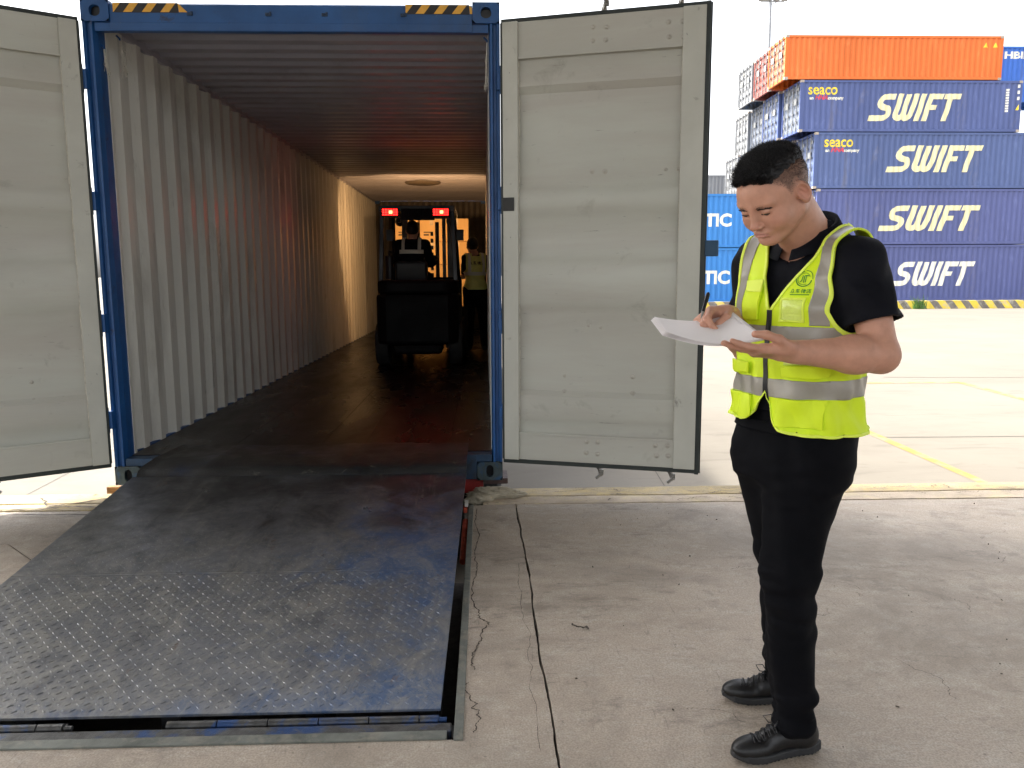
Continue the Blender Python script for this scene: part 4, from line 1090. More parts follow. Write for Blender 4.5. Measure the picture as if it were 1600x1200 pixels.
# royal blue one to the right of the orange
YH = YS + 5.16
X0, _ = px_at(1553, 95, YH)
zb5 = px_at(1580, 124, YH)[1]; zt5 = px_at(1580, 72, YH)[1]
ch_, brh = box_container(X0 + 0.05, YH, zt[4], 12.0, zt5 - zt[4], M_roy, label='royal blue container with white lettering at the upper right picture edge')
X, Z = px_at(1570, 91, YH); v, f = text_polys('HBILI', 0.52, offset=0.02, width=1.6); put_text(ch_, brh, X - X0 - 0.05, Z - zt[4], v, f, M_lw)
dup_cont(f3, (X0 - 0.2 + 0.4, YH + 0.0 + 2.6, zt[3] - 0.0), 'container hidden under the royal blue one', group='hidden lower rows of the container stack') if False else None
# second front row, right of the frame edge so that the blue one stands on something
# bright blue stack left of the man
xr = px_at(1198, 400, YS)[0]
zq = [GZ, px_at(1130, 386.5, YS)[1], px_at(1130, 301, YS)[1]]
for k, lab in ((0, 'bright blue container with white capitals resting on the yard beside the open door'), (1, 'bright blue container with white capitals stacked on its twin, upper of the two')):
    c, br = box_container(xr - 12.19, YS + 0.3, zq[k], 12.19, zq[k + 1] - zq[k] - 0.02, M_sky, rods=False, label=lab)
    y_ = (443, 353)[k]; x_ = (1098, 1101)[k]
    X, Z = px_at(x_, y_, YS + 0.3); X1, _ = px_at(x_ + 42, y_, YS + 0.3); Zt = px_at(x_, y_ - 19.5, YS)[1]
    v, f = text_polys('TIC', (Zt - Z) / 0.7, offset=0.035, width=X1 - X); put_text(c, br, X - (xr - 12.19), Z - zq[k], v, f, M_lw)
YG = 60.0
zg1 = px_at(1120, 273, YG)[1]; xg = px_at(1146, 280, YG)[0]
for k in range(3):
    h_ = (zg1 - GZ) / 3
    c, br = box_container(xg - 12.19 + 0.0, YG, GZ + k * h_, 12.19, h_ - 0.02, M_wg, rods=False, label='pale grey container standing far behind the bright blue containers, top one showing' if k == 2 else 'pale grey container hidden behind the bright blue containers', group='containers stacked across the yard' if k == 2 else 'hidden grey containers')

# ================================================================ KERB, TUFT, MAST
kb_ = MB(); yk = 35.0; zk = yard_z(yk)
x = -6.0; w_ = 0.36; sl_ = 0.30; i = 0; Hk = 0.36
rk = np.random.default_rng(2)
while x < 40:
    kb_.mat(i % 2)
    a, b = x, x + w_
    kb_.add([(a, yk, zk - .02), (b, yk, zk - .02), (b - sl_, yk + .02, zk + Hk), (a - sl_, yk + .02, zk + Hk), (a - sl_, yk + .3, zk + Hk), (b - sl_, yk + .3, zk + Hk), (a, yk + .32, zk - .02), (b, yk + .32, zk - .02)],
            [(0, 1, 2, 3), (3, 2, 5, 4), (4, 5, 7, 6)])
    x += w_; i += 1
M_ky = pm('kerb_faded_yellow', (0.66, 0.5, 0.06), 0.8, var=0.2, vscale=3, stains=[((0.45, 0.42, 0.36), 2.2, 0.5, 0.65, 0.8)]); M_kb = pm('kerb_faded_black', (0.15, 0.135, 0.12), 0.8, var=0.3, vscale=3, stains=[((0.45, 0.42, 0.36), 2.4, 0.5, 0.65, 0.7)])
o = kb_.build('kerb_barrier', [M_ky, M_kb], fixn=False); tag(o, 'faded yellow and black striped kerb in front of the containers', 'kerb')
xt = px_at(1437, 480, yk - 0.15)[0]
M_grass = pm('weed_green', (0.07, 0.16, 0.025), 0.6, var=0.4, vscale=10)
mb = MB(); rt_ = np.random.default_rng(9)
for k in range(60):
    a = rt_.uniform(0, 2 * PI); l = rt_.uniform(0.25, 0.75); bx = xt + rt_.normal(0, 0.13); by = yk - 0.14 + rt_.normal(0, 0.05); lean = rt_.uniform(0.1, 0.55); w = 0.014
    pts = [(bx + math.cos(a) * lean * l * t * t, by + math.sin(a) * lean * l * t * t * 0.6, yard_z(35) + l * (t - 0.25 * lean * t * t)) for t in (0, .35, .7, 1)]
    px_, py_ = -math.sin(a) * w, math.cos(a) * w
    vs = []
    for q, t in zip(pts, (1, .9, .6, .05)): vs += [(q[0] - px_ * t - 0.01 * t, q[1] - py_ * t, q[2]), (q[0] + px_ * t + 0.01 * t, q[1] + py_ * t, q[2])]
    mb.add(vs, [(0, 1, 3, 2), (2, 3, 5, 4), (4, 5, 7, 6)])
tag(mb.build('weed_tuft', M_grass, fixn=False), 'green weed tuft growing at the striped kerb by the lowest navy container', 'plant')
YM = 72.0; xm, zm = px_at(1204, 2, YM)
mt_ = empty('light_mast', (xm, YM, yard_z(YM))); tag(mt_, 'tall thin floodlight mast rising behind the container stack', 'light mast')
hm = zm - yard_z(YM)
M_mast = pm('mast_grey', (0.3, 0.31, 0.32), 0.5, metal=0.4)
mb = MB(); mb.tube([(0, 0, 0), (0, 0, hm * 0.5), (0, 0, hm + 0.4)], [0.28, 0.2, 0.12], 14); mb.build('pole', M_mast, mt_, smooth=40)
mb = MB(); mb.tube([(-0.9, 0, hm), (1.2, 0, hm)], 0.06, 8); mb.tube([(0, 0, hm - 0.3), (0.7, 0, hm)], 0.04, 8); mb.build('crossarm', M_mast, mt_)
for x_ in (-0.85, -0.3, 0.45, 1.15):
    mb = MB(); mb.prism([(-0.28, -0.12), (0.28, -0.12), (0.2, 0.14), (-0.2, 0.14)], (x_, -0.25, hm + 0.15), (1, 0, 0), (0, 0.25, 1), (0, 1, -0.25), 0.22); mb.build('floodlight', M_mast, mt_)
# ================================================================ FORKLIFT
FX, FY = -0.83, 9.75        # rear centre of the truck, it points along +Y
fk = empty('forklift', (FX, FY, FZ)); tag(fk, 'dark forklift truck with two red rear lamps driving inside the container', 'forklift')
M_fk = pm('forklift_dark_paint', (0.004, 0.0035, 0.004), 0.6, var=0.3, bump=0.05, spec=0.15); M_fk2 = pm('forklift_orange_paint', (0.2, 0.06, 0.015), 0.45, var=0.2)
def P(mb, name, m, bevel=0.008, par=None, smooth=None): return mb.build(name, m, par or fk, bevel=bevel, smooth=smooth)
# counterweight: rounded rear, stepped
mb = MB(); prof = [(-0.53, 0.30), (-0.50, 0.10), (-0.38, 0.0), (0.38, 0.0), (0.50, 0.10), (0.53, 0.30), (0.53, 0.62), (-0.53, 0.62)]
mb.prism(prof, (0, 0, 0.28), (1, 0, 0), (0, 1, 0), (0, 0, 1), 0.62)
mb.prism([(p[0] * 0.97, p[1] * 0.98 + 0.02) for p in prof], (0, 0, 0.90), (1, 0, 0), (0, 1, 0), (0, 0, 1), 0.17); mb.span((-0.3, -0.02, 0.16), (0.3, 0.5, 0.28))
P(mb, 'counterweight', M_fk, 0.04)
mb = MB(); mb.span((-0.2, -0.008, 0.62), (0.2, 0.012, 0.84))
for k in range(5): mb.span((-0.18, -0.016, 0.64 + k * .04), (0.18, -0.008, 0.66 + k * .04))
P(mb, 'radiator_grille', M_fk, 0.002)
mb = MB(); mb.span((-0.42, 0.62, 0.55), (0.42, 1.25, 0.935)); P(mb, 'engine_cover', M_fk, 0.03)
mb = MB(); mb.span((-0.54, 0.7, 0.25), (0.54, 1.9, 0.55)); mb.span((-0.5, 1.62, 0.55), (0.5, 1.95, 1.1)); P(mb, 'body', M_fk, 0.02)
for (x, y, r_, w) in ((-0.46, 0.38, 0.27, 0.16), (0.46, 0.38, 0.27, 0.16), (-0.48, 1.9, 0.34, 0.2), (0.48, 1.9, 0.34, 0.2)):
    mb = MB(); mb.lathe([(r_ * .5, -w / 2), (r_ * .94, -w / 2), (r_, -w * .35), (r_, w * .35), (r_ * .94, w / 2), (r_ * .5, w / 2)], (x, y, r_), (1, 0, 0), 28); w1 = P(mb, 'wheel', M_tyre, 0, smooth=40)
    mb = MB(); mb.lathe([(0, -w / 2 + .02), (r_ * .5, -w / 2 + .01), (r_ * .5, w / 2 - .01), (0, w / 2 - .02)], (x, y, r_), (1, 0, 0), 20); P(mb, 'rim', M_steel, 0, w1)
# seat
mb = MB(); mb.box((-0.12, 0.92, 0.98), (0.44, 0.42, 0.09)); mb.box((-0.12, 0.70, 1.14), (0.42, 0.09, 0.34), (0.12, 0, 0)); P(mb, 'seat', M_black, 0.03)
# overhead guard
GH = 1.955
mb = MB()
for s_ in (-1, 1):
    mb.bar((s_ * 0.47, 0.30, 1.0), (s_ * 0.435, 0.34, GH - 0.02), 0.055, 0.055); mb.bar((s_ * 0.47, 1.85, 0.9), (s_ * 0.42, 1.42, GH - 0.01), 0.05, 0.05)
    mb.span((s_ * 0.44 - 0.03, 0.30, GH - 0.04), (s_ * 0.44 + 0.03, 1.45, GH + 0.02))
mb.span((-0.47, 0.27, GH - 0.045), (0.47, 0.33, GH + 0.03)); mb.span((-0.44, 1.41, GH - 0.04), (0.44, 1.47, GH + 0.02))
for k in range(7): mb.span((-0.409, 0.42 + k * 0.145, GH - 0.02), (0.409, 0.45 + k * 0.145, GH + 0.01))
P(mb, 'overhead_guard', M_black, 0.006)
mb = MB(); mb.span((-0.19, 0.24, GH - 0.15), (0.22, 0.27, GH - 0.01))
for k in range(6): mb.span((-0.16 + k * 0.06, 0.234, GH - 0.13), (-0.125 + k * 0.06, 0.24, GH - 0.03))
P(mb, 'rear_grille', M_fk, 0.003)
M_lamp = pm('red_lamp_glow', (0.6, 0.02, 0.01), 0.3, emit=((1.0, 0.0055, 0.004), 5.0)); M_lamp2 = pm('red_lamp_core', (0.8, 0.2, 0.1), 0.3, emit=((1.0, 0.10, 0.03), 5.0))
for x_ in (-0.325, 0.30):
    mb = MB(); mb.box((x_, 0.235, GH - 0.055), (0.22, 0.04, 0.10)); hs = P(mb, 'tail_lamp', M_black, 0.008)
    mb = MB()
    for i_ in range(6):
        for j_ in range(3): mb.box((x_ - 0.08 + i_ * 0.032, 0.212, GH - 0.083 + j_ * 0.028), (0.022, 0.006, 0.018))
    P(mb, 'lens', M_lamp, 0, hs)
    mb = MB(); mb.box((x_ + 0.01, 0.206, GH - 0.055), (0.04, 0.006, 0.034)); P(mb, 'bulb', M_lamp2, 0, hs)
for s_, x_ in ((-1, -0.40), (1, 0.44)):
    mb = MB(); mb.tube([(x_, 1.4, GH - 0.25), (x_ - s_ * 0.0 + s_ * 0.09, 1.36, GH - 0.22), (x_ + s_ * 0.09, 1.36, GH - 0.27)], 0.008, 6); mb.box((x_ + s_ * 0.06, 1.33, GH - 0.28), (0.10, 0.02, 0.15)); P(mb, 'mirror', M_black, 0.006)
mb = MB(); mb.tube([(-0.40, 0.66, 1.08), (-0.40, 0.66, 1.38)], 0.055, 14); mb.tube([(-0.40, 0.66, 1.38), (-0.40, 0.66, 1.44), (-0.33, 0.66, 1.42)], 0.016, 8); P(mb, 'extinguisher', M_black, 0.003)
mb = MB(); mb.tube([(0.02, 1.62, 1.05), (0.02, 1.42, 1.32)], 0.02, 8); mb.lathe([(0.16, -.01), (0.18, 0), (0.16, 0.01), (0.145, 0)], (0.02, 1.41, 1.33), (0, -0.55, 0.8), 24); P(mb, 'steering_wheel', M_black, 0)
# mast, carriage, forks
mb = MB()
for s_ in (-1, 1): mb.span((s_ * 0.33 - 0.04, 2.05, 0.08), (s_ * 0.33 + 0.04, 2.18, 2.05)); mb.span((s_ * 0.24 - 0.025, 2.08, 0.1), (s_ * 0.24 + 0.025, 2.17, 2.02))
mb.span((-0.3, 2.1, 1.95), (0.3, 2.15, 2.03)); mb.span((-0.3, 2.1, 1.0), (0.3, 2.15, 1.06)); mb.tube([(-0.14, 2.12, 0.1), (-0.14, 2.12, 1.9)], 0.03, 10); mb.tube([(0.14, 2.12, 0.1), (0.14, 2.12, 1.9)], 0.03, 10)
P(mb, 'mast', pm('mast_steel', (0.12, 0.11, 0.1), 0.45, metal=0.4), 0.004)
mb = MB()
for k_ in range(9): mb.span((0.045 + 0.0, 2.07 , 0.9 + k_ * .1), (0.085, 2.09, 0.96 + k_ * .1))
P(mb, 'lift_chain', M_black, 0)
mb = MB(); mb.span((-0.5, 2.2, 0.12), (0.5, 2.24, 0.24)); mb.span((-0.5, 2.2, 0.5), (0.5, 2.24, 0.6)); P(mb, 'carriage', M_black, 0.004)
for x_ in (-0.3, 0.3):
    mb = MB(); mb.span((x_ - .06, 2.241, 0.03), (x_ + .06, 2.28, 0.6)); mb.span((x_ - .06, 2.28, 0.03), (x_ + .06, 3.35, 0.065)); P(mb, 'fork', M_steel, 0.002)
# work lamps at the front of the guard
M_work = pm('work_lamp_glow', (1, 0.8, 0.5), 0.3, emit=((1.0, 0.62, 0.28), 6.0))
for x_ in (-0.42, 0.34):
    mb = MB(); mb.lathe([(0.07, 0), (0.075, 0.05), (0.05, 0.09), (0.0, 0.1)], (x_, 2.36, GH - 0.03), (0, -1, 0), 18); mb.span((x_ - 0.02, 2.16, GH - 0.05), (x_ + 0.02, 2.28, GH - 0.01)); lm = P(mb, 'work_lamp', M_black, 0, smooth=50)
    mb = MB(); mb.lathe([(0.0, 0), (0.062, 0.0), (0.062, 0.004), (0, 0.006)], (x_, 2.36, GH - 0.03), (0, 1, 0), 18); P(mb, 'lens', M_work, 0, lm)
    ld = bpy.data.lights.new('work_light', 'SPOT'); ld.energy = WORK_W; ld.spot_size = R(124); ld.spot_blend = 0.15; ld.color = (1.0, 0.56, 0.24); ld.shadow_soft_size = 0.05
    lo = bpy.data.objects.new('work_light', ld); COL.objects.link(lo); lo.parent = lm
    lo.location = (x_, 2.38, GH - 0.03); lo.rotation_euler = (R(90), 0, 0)

# ================================================================ CARTONS
M_box = pm('carton_board', (0.68, 0.44, 0.18), 0.75, var=0.12, vscale=3, bump=0.05); M_tape = pm('carton_tape', (0.5, 0.36, 0.18), 0.35)
M_print = pm('carton_print', (0.12, 0.08, 0.05), 0.7)
def carton(loc, label):
    c = empty('carton', loc); tag(c, label, 'carton', 'cartons stacked in the container')
    r = np.random.default_rng(int(abs(loc[0] * 1000 + loc[2] * 77)))
    mb = MB(); mb.span((-0.205, 0, 0), (0.205, 0.5, 0.392)); mb.build('box', M_box, c, bevel=0.006)
    mb = MB(); mb.span((-0.03, -0.0015, 0.28), (0.03, 0.0, 0.392)); mb.span((-0.03, 0, 0.3925), (0.03, 0.5, 0.3945)); mb.build('tape', M_tape, c)
    mb = MB(); mb.span((-0.14, -0.001, 0.10), (-0.05, 0.0, 0.13)); mb.span((-0.14, -0.001, 0.15), (0.0, 0.0, 0.17)); mb.build('print_mark', M_print, c)
    return c
CY = 14.05
cols = [(-1.34, 5, 'left'), (-0.905, 5, 'middle'), (-0.47, 5, 'right')]
lay = ['bottom', 'second', 'middle', 'fourth', 'top']
for cx, n, nm in cols:
    for k in range(n):
        dy = 0.02 * math.sin(cx * 9 + k * 4)
        carton((cx + 0.008 * math.sin(k * 3 + cx), CY + dy, FZ + 0.122 + k * 0.397), 'brown carton in the %s column, %s' % (nm, {0: 'bottom box on the pallet', 1: 'second box up', 2: 'middle box', 3: 'fourth box up', 4: 'top box, brightly lit'}[k]))
pa = empty('pallet', (-0.905, CY, FZ)); tag(pa, 'wooden pallet under the brown cartons in the container', 'pallet')
mb = MB()
for k in range(6): mb.span((-0.66, 0.02 + k * 0.085, 0.1), (0.66, 0.085 + k * 0.085, 0.12))
mb.build('deck_board', M_wood, pa)
mb = MB()
for x_ in (-0.6, 0, 0.6): mb.span((x_ - 0.05, 0.02, 0.001), (x_ + 0.05, 0.5, 0.099))
mb.build('bearer', M_wood, pa)
# ================================================================ IMPLICIT SURFACES FOR PEOPLE
def V(*a): return np.array(a, np.float32)
def smin(a, b, k):
    h = np.clip(0.5 + 0.5 * (b - a) / k, 0, 1)
    return b + (a - b) * h - k * h * (1 - h)
def smax(a, b, k): return -smin(-a, -b, k)
def cone(P, a, b, ra, rb):
    a = np.asarray(a, np.float32); b = np.asarray(b, np.float32); ab = b - a; q = P - a
    t = np.clip((q @ ab) / float(ab @ ab), 0, 1)
    return np.linalg.norm(q - t[:, None] * ab, axis=1) - (ra + (rb - ra) * t)
def ell(P, c, r, M=None):
    q = P - np.asarray(c, np.float32)
    if M is not None: q = q @ np.asarray(M, np.float32)        # columns of M are the ellipsoid axes
    r = np.asarray(r, np.float32)
    k0 = np.linalg.norm(q / r, axis=1); k1 = np.linalg.norm(q / (r * r), axis=1) + 1e-6
    return k0 * (k0 - 1) / k1
def rbox(P, c, h, r, M=None):
    q = P - np.asarray(c, np.float32)
    if M is not None: q = q @ np.asarray(M, np.float32)
    q = np.abs(q) - (np.asarray(h, np.float32) - r)
    return np.linalg.norm(np.maximum(q, 0), axis=1) + np.minimum(q.max(1), 0) - r
def vnoise(P, s, seed=0):
    q = P * s + seed * 17.13
    return (np.sin(q[:, 0] * 1.7 + 1.3 * np.sin(q[:, 1] * 1.3 + q[:, 2])) + np.sin(q[:, 1] * 1.9 + 1.1 * np.sin(q[:, 2] * 1.5 + 2.1)) + np.sin(q[:, 2] * 2.1 + 1.2 * np.sin(q[:, 0] * 1.6 + 0.7))) / 3
def loft(P, secs, p=2.3):
    """stack of ovals: secs rows = z, half width (y), half depth (x), centre x, centre y"""
    s = np.asarray(secs, float); z = P[:, 2]
    a = np.interp(z, s[:, 0], s[:, 1]); b = np.interp(z, s[:, 0], s[:, 2]); cx = np.interp(z, s[:, 0], s[:, 3]); cy = np.interp(z, s[:, 0], s[:, 4]) if s.shape[1] > 4 else 0
    x = np.abs(P[:, 0] - cx) / b; y = np.abs(P[:, 1] - cy) / a
    k = (x ** p + y ** p) ** (1 / p)
    r = np.sqrt((P[:, 0] - cx) ** 2 + (P[:, 1] - cy) ** 2)
    d = np.where(k > 1e-4, r * (1 - 1 / np.maximum(k, 1e-4)), -np.minimum(a, b))
    return np.maximum(d, np.maximum(s[0, 0] - z, z - s[-1, 0]))

def nets(f, lo, hi, h, slack=1.5):
    lo = np.asarray(lo, float); hi = np.asarray(hi, float); B = 8
    nb = np.ceil((hi - lo) / (h * B)).astype(int); n = nb * B + 1
    F = np.full(tuple(n), 9.0, np.float32)
    gi = np.stack(np.meshgrid(*[np.arange(k) for k in nb], indexing='ij'), -1).reshape(-1, 3)
    cen = (lo + (gi + 0.5) * B * h).astype(np.float32)
    dc = f(cen); rad = B * h * 0.87 * slack + h
    for g, d in zip(gi[np.abs(dc) >= rad], dc[np.abs(dc) >= rad]):
        if d < 0: F[g[0] * B:(g[0] + 1) * B + 1, g[1] * B:(g[1] + 1) * B + 1, g[2] * B:(g[2] + 1) * B + 1] = -9
    act = gi[np.abs(dc) < rad]
    o = np.stack(np.meshgrid(*[np.arange(B + 1)] * 3, indexing='ij'), -1).reshape(-1, 3)
    for c0 in range(0, len(act), 400):
        a = act[c0:c0 + 400]
        idx = (a[:, None, :] * B + o[None]).reshape(-1, 3)
        d = f((lo + idx * h).astype(np.float32)).astype(np.float32)
        F[idx[:, 0], idx[:, 1], idx[:, 2]] = d
    F[0] = F[-1] = 9; F[:, 0] = F[:, -1] = 9; F[:, :, 0] = F[:, :, -1] = 9
    ins = F < 0
    s = np.zeros(tuple(n - 1), np.uint8)
    for dx in (0, 1):
        for dy in (0, 1):
            for dz in (0, 1): s += ins[dx:n[0] - 1 + dx, dy:n[1] - 1 + dy, dz:n[2] - 1 + dz]
    cells = np.argwhere((s > 0) & (s < 8))
    vid = np.full(tuple(n - 1), -1, np.int32); vid[cells[:, 0], cells[:, 1], cells[:, 2]] = np.arange(len(cells))
    acc = np.zeros((len(cells), 3)); cnt = np.zeros(len(cells))
    cor = [(0, 0, 0), (1, 0, 0), (0, 1, 0), (1, 1, 0), (0, 0, 1), (1, 0, 1), (0, 1, 1), (1, 1, 1)]
    val = [F[cells[:, 0] + c[0], cells[:, 1] + c[1], cells[:, 2] + c[2]] for c in cor]
    for i in range(8):
        for j in range(i + 1, 8):
            if sum(abs(cor[i][k] - cor[j][k]) for k in range(3)) != 1: continue
            m = (val[i] < 0) != (val[j] < 0)
            t = np.where(m, val[i] / np.where(m, val[i] - val[j], 1), 0)
            p = np.array(cor[i])[None] + t[:, None] * (np.array(cor[j]) - np.array(cor[i]))[None]
            acc += p * m[:, None]; cnt += m
    Vt = lo + (cells + acc / cnt[:, None]) * h
    quads = []
    for ax in range(3):
        u, v = [(1, 2), (2, 0), (0, 1)][ax]
        sl0 = [slice(None)] * 3; sl1 = [slice(None)] * 3; sl0[ax] = slice(0, -1); sl1[ax] = slice(1, None)
        A = ins[tuple(sl0)]; Bq = ins[tuple(sl1)]
        e = np.argwhere(A != Bq); e = e[(e[:, u] > 0) & (e[:, v] > 0) & (e[:, u] < n[u] - 1) & (e[:, v] < n[v] - 1)]
        st = A[e[:, 0], e[:, 1], e[:, 2]]
        def at(du, dv):
            q = e.copy(); q[:, u] -= du; q[:, v] -= dv
            return vid[q[:, 0], q[:, 1], q[:, 2]]
        q = np.stack([at(1, 1), at(0, 1), at(0, 0), at(1, 0)], 1)
        q[~st] = q[~st][:, ::-1]
        quads.append(q)
    Q = np.concatenate(quads); Q = Q[(Q >= 0).all(1)]
    return Vt, Q

def np_mesh(name, Vt, Fc, mats=None, parent=None, off=(0, 0, 0), smooth=True, attrs=None):
    me = bpy.data.meshes.new(name)
    me.from_pydata([tuple(v) for v in (Vt - np.asarray(off))], [], [tuple(int(i) for i in f) for f in Fc])
    me.update()
    for k, a in (attrs or {}).items():
        at = me.attributes.new(k, 'FLOAT', 'POINT'); at.data.foreach_set('value', np.asarray(a, np.float32))
    return link_mesh(name, me, mats, parent, 'all' if smooth else None)

def grad(f, P, e=0.0015):
    P = P.astype(np.float32)
    g = np.stack([f(P + V(e, 0, 0)) - f(P - V(e, 0, 0)), f(P + V(0, e, 0)) - f(P - V(0, e, 0)), f(P + V(0, 0, e)) - f(P - V(0, 0, e))], 1)
    return g / (np.linalg.norm(g, axis=1, keepdims=True) + 1e-9)

def clip_mesh(Vt, Fc, fv):
    """keep fv > 0; faces are cut exactly along fv == 0"""
    Vt = np.asarray(Vt); T = []
    for q in Fc:
        if len(q) == 4: T += [(q[0], q[1], q[2]), (q[0], q[2], q[3])]
        else: T.append(tuple(q))
    T = np.array(T); s = fv[T] > 0; k = s.sum(1)
    out = [tuple(t) for t in T[k == 3]]; nv = []; cache = {}; base = len(Vt)
    def cut(a, b):
        key = (a, b) if a < b else (b, a)
        if key not in cache:
            t = fv[a] / (fv[a] - fv[b]); cache[key] = base + len(nv); nv.append((a, b, t))
        return cache[key]
    for t, sg in zip(T[(k == 1) | (k == 2)], s[(k == 1) | (k == 2)]):
        t = [int(x) for x in t]
        if sg.sum() == 1:
            i = int(np.argmax(sg)); a, b, c = t[i], t[(i + 1) % 3], t[(i + 2) % 3]
            out.append((a, cut(a, b), cut(a, c)))
        else:
            i = int(np.argmin(sg)); a, b, c = t[i], t[(i + 1) % 3], t[(i + 2) % 3]
            out.append((cut(a, b), b, c)); out.append((cut(a, b), c, cut(a, c)))
    if nv:
        ia = np.array([x[0] for x in nv]); ib = np.array([x[1] for x in nv]); tt = np.array([x[2] for x in nv])[:, None]
    allV = np.concatenate([Vt, Vt[ia] * (1 - tt) + Vt[ib] * tt]) if nv else Vt
    F2 = np.array(out) if out else np.zeros((0, 3), int)
    used = np.unique(F2); mp = np.full(len(allV), -1); mp[used] = np.arange(len(used))
    return allV[used], mp[F2] if len(F2) else F2

def clip_by(Vt, Fc, *fns):
    for fn in fns:
        Vt, Fc = clip_mesh(Vt, Fc, fn(Vt))
        if len(Fc) == 0: break
    return Vt, Fc

def solid(o, t, offset=1.0):
    m = o.modifiers.new('cloth_thickness', 'SOLIDIFY'); m.thickness = t; m.offset = offset; return o

# ---------------------------------------------------------------- skin, cloth
def skin_extra(nt, co, c, b):
    at = _n(nt, 'ShaderNodeAttribute', attribute_name='ruddy'); c = _mix(nt, at.outputs['Fac'], c, (0.56, 0.24, 0.18))
    at = _n(nt, 'ShaderNodeAttribute', attribute_name='stubble'); n = _noise(nt, co, 900, 2, 0.5)
    c = _mix(nt, _math(nt, 'MULTIPLY', at.outputs['Fac'], _ramp(nt, n, 0.35, 0.6, 0.55, 1.0)), c, (0.045, 0.032, 0.026))
    return c
M_skin = pm('person_skin', (0.55, 0.285, 0.195), 0.48, var=0.13, vscale=28, bump=0.12, bscale=300, sss=0.12, extra=skin_extra, rvar=0.06, spec=0.4)
M_hair = pm('black_hair', (0.009, 0.008, 0.009), 0.42, var=0.3, vscale=40, spec=0.35)
M_brow = pm('brow_hair', (0.035, 0.021, 0.016), 0.6)
M_eye = pm('eye_white', (0.10, 0.07, 0.055), 0.35); M_iris = pm('dark_iris', (0.02, 0.01, 0.007), 0.1)
M_lip_s = pm('lip_skin', (0.50, 0.235, 0.185), 0.42, var=0.1, vscale=60)
M_nail = pm('finger_nail', (0.55, 0.34, 0.27), 0.3)
M_shirt = pm('black_shirt_cloth', (0.003, 0.0035, 0.007), 0.85, var=0.25, vscale=12, bump=0.15, bscale=500, spec=0.2)
M_trou = pm('black_trouser_cloth', (0.0012, 0.0014, 0.0030), 0.85, var=0.2, vscale=6, bump=0.1, bscale=500, spec=0.15)
M_shoe = pm('black_shoe_leather', (0.004, 0.004, 0.005), 0.42, var=0.3, vscale=20, bump=0.1, bscale=120); M_sole = pm('dark_shoe_sole', (0.02, 0.021, 0.023), 0.65, var=0.3, vscale=20)
M_vest = pm('neon_yellow_vest', (0.70, 0.90, 0.010), 0.62, var=0.05, vscale=9, bump=0.12, bscale=240)
M_vest2 = pm('neon_vest_piping', (0.80, 0.96, 0.10), 0.6, var=0.04)
M_tape_r = pm('grey_reflective_tape', (0.33, 0.31, 0.27), 0.38, var=0.1, vscale=14, bump=0.06, bscale=200, metal=0.15)
M_zip = pm('black_zip', (0.01, 0.01, 0.012), 0.4)
M_clear = pm('clear_pocket_film', (0.70, 0.86, 0.14), 0.12, var=0.12, vscale=22, bump=0.5, bscale=30, coat=0.6)
M_paper = pm('white_paper', (0.78, 0.74, 0.73), 0.7, var=0.03, vscale=5); M_pen = pm('black_pen', (0.012, 0.012, 0.014), 0.25)
M_green = pm('dark_green_print', (0.02, 0.26, 0.03), 0.6)

# ================================================================ THE STANDING MAN
PB = np.array([0.87, 2.20, 0.0])                   # his place on the dock
man = empty('person', tuple(PB)); tag(man, 'man in neon yellow vest and black clothes writing on papers beside the container', 'person')
_fv = np.array([-0.845, -0.535, 0.0]); _fv /= np.linalg.norm(_fv); _lv = np.array([-_fv[1], _fv[0], 0.0]); _zv = np.array([0, 0, 1.0])
T0 = np.array([0.895, 2.195, 0.0])
MT = np.stack([_fv, _lv, _zv], 1)                  # columns: forward, left, up
def loc(P): return (P - T0.astype(np.float32)) @ MT.astype(np.float32)
def wld(x, y, z): return T0 + _fv * x + _lv * y + _zv * z
TS = [(0.84, .160, .124, 0.0), (0.93, .166, .130, 0.0), (1.03, .160, .128, 0.010), (1.15, .162, .125, 0.012), (1.27, .182, .122, 0.005), (1.35, .186, .108, -0.004), (1.41, .165, .085, -0.018), (1.455, .10, .066, -0.03), (1.50, .06, .055, -0.03)]
LSH, RSH = np.array([0.972, 2.035, 1.385]), np.array([0.802, 2.325, 1.385])
LEL, REL = np.array([1.004, 1.962, 1.152]), np.array([0.80, 2.37, 1.135])
LWR, RWR = np.array([0.758, 1.905, 1.168]), np.array([0.662, 2.150, 1.246])
NKB = wld(-0.02, 0, 1.43)
def torso_sdf(P):
    d = loft(loc(P), TS)
    for s in (LSH, RSH):
        d = smin(d, cone(P, wld(-0.025, 0, 1.425), s, 0.055, 0.062), 0.05)
    return d
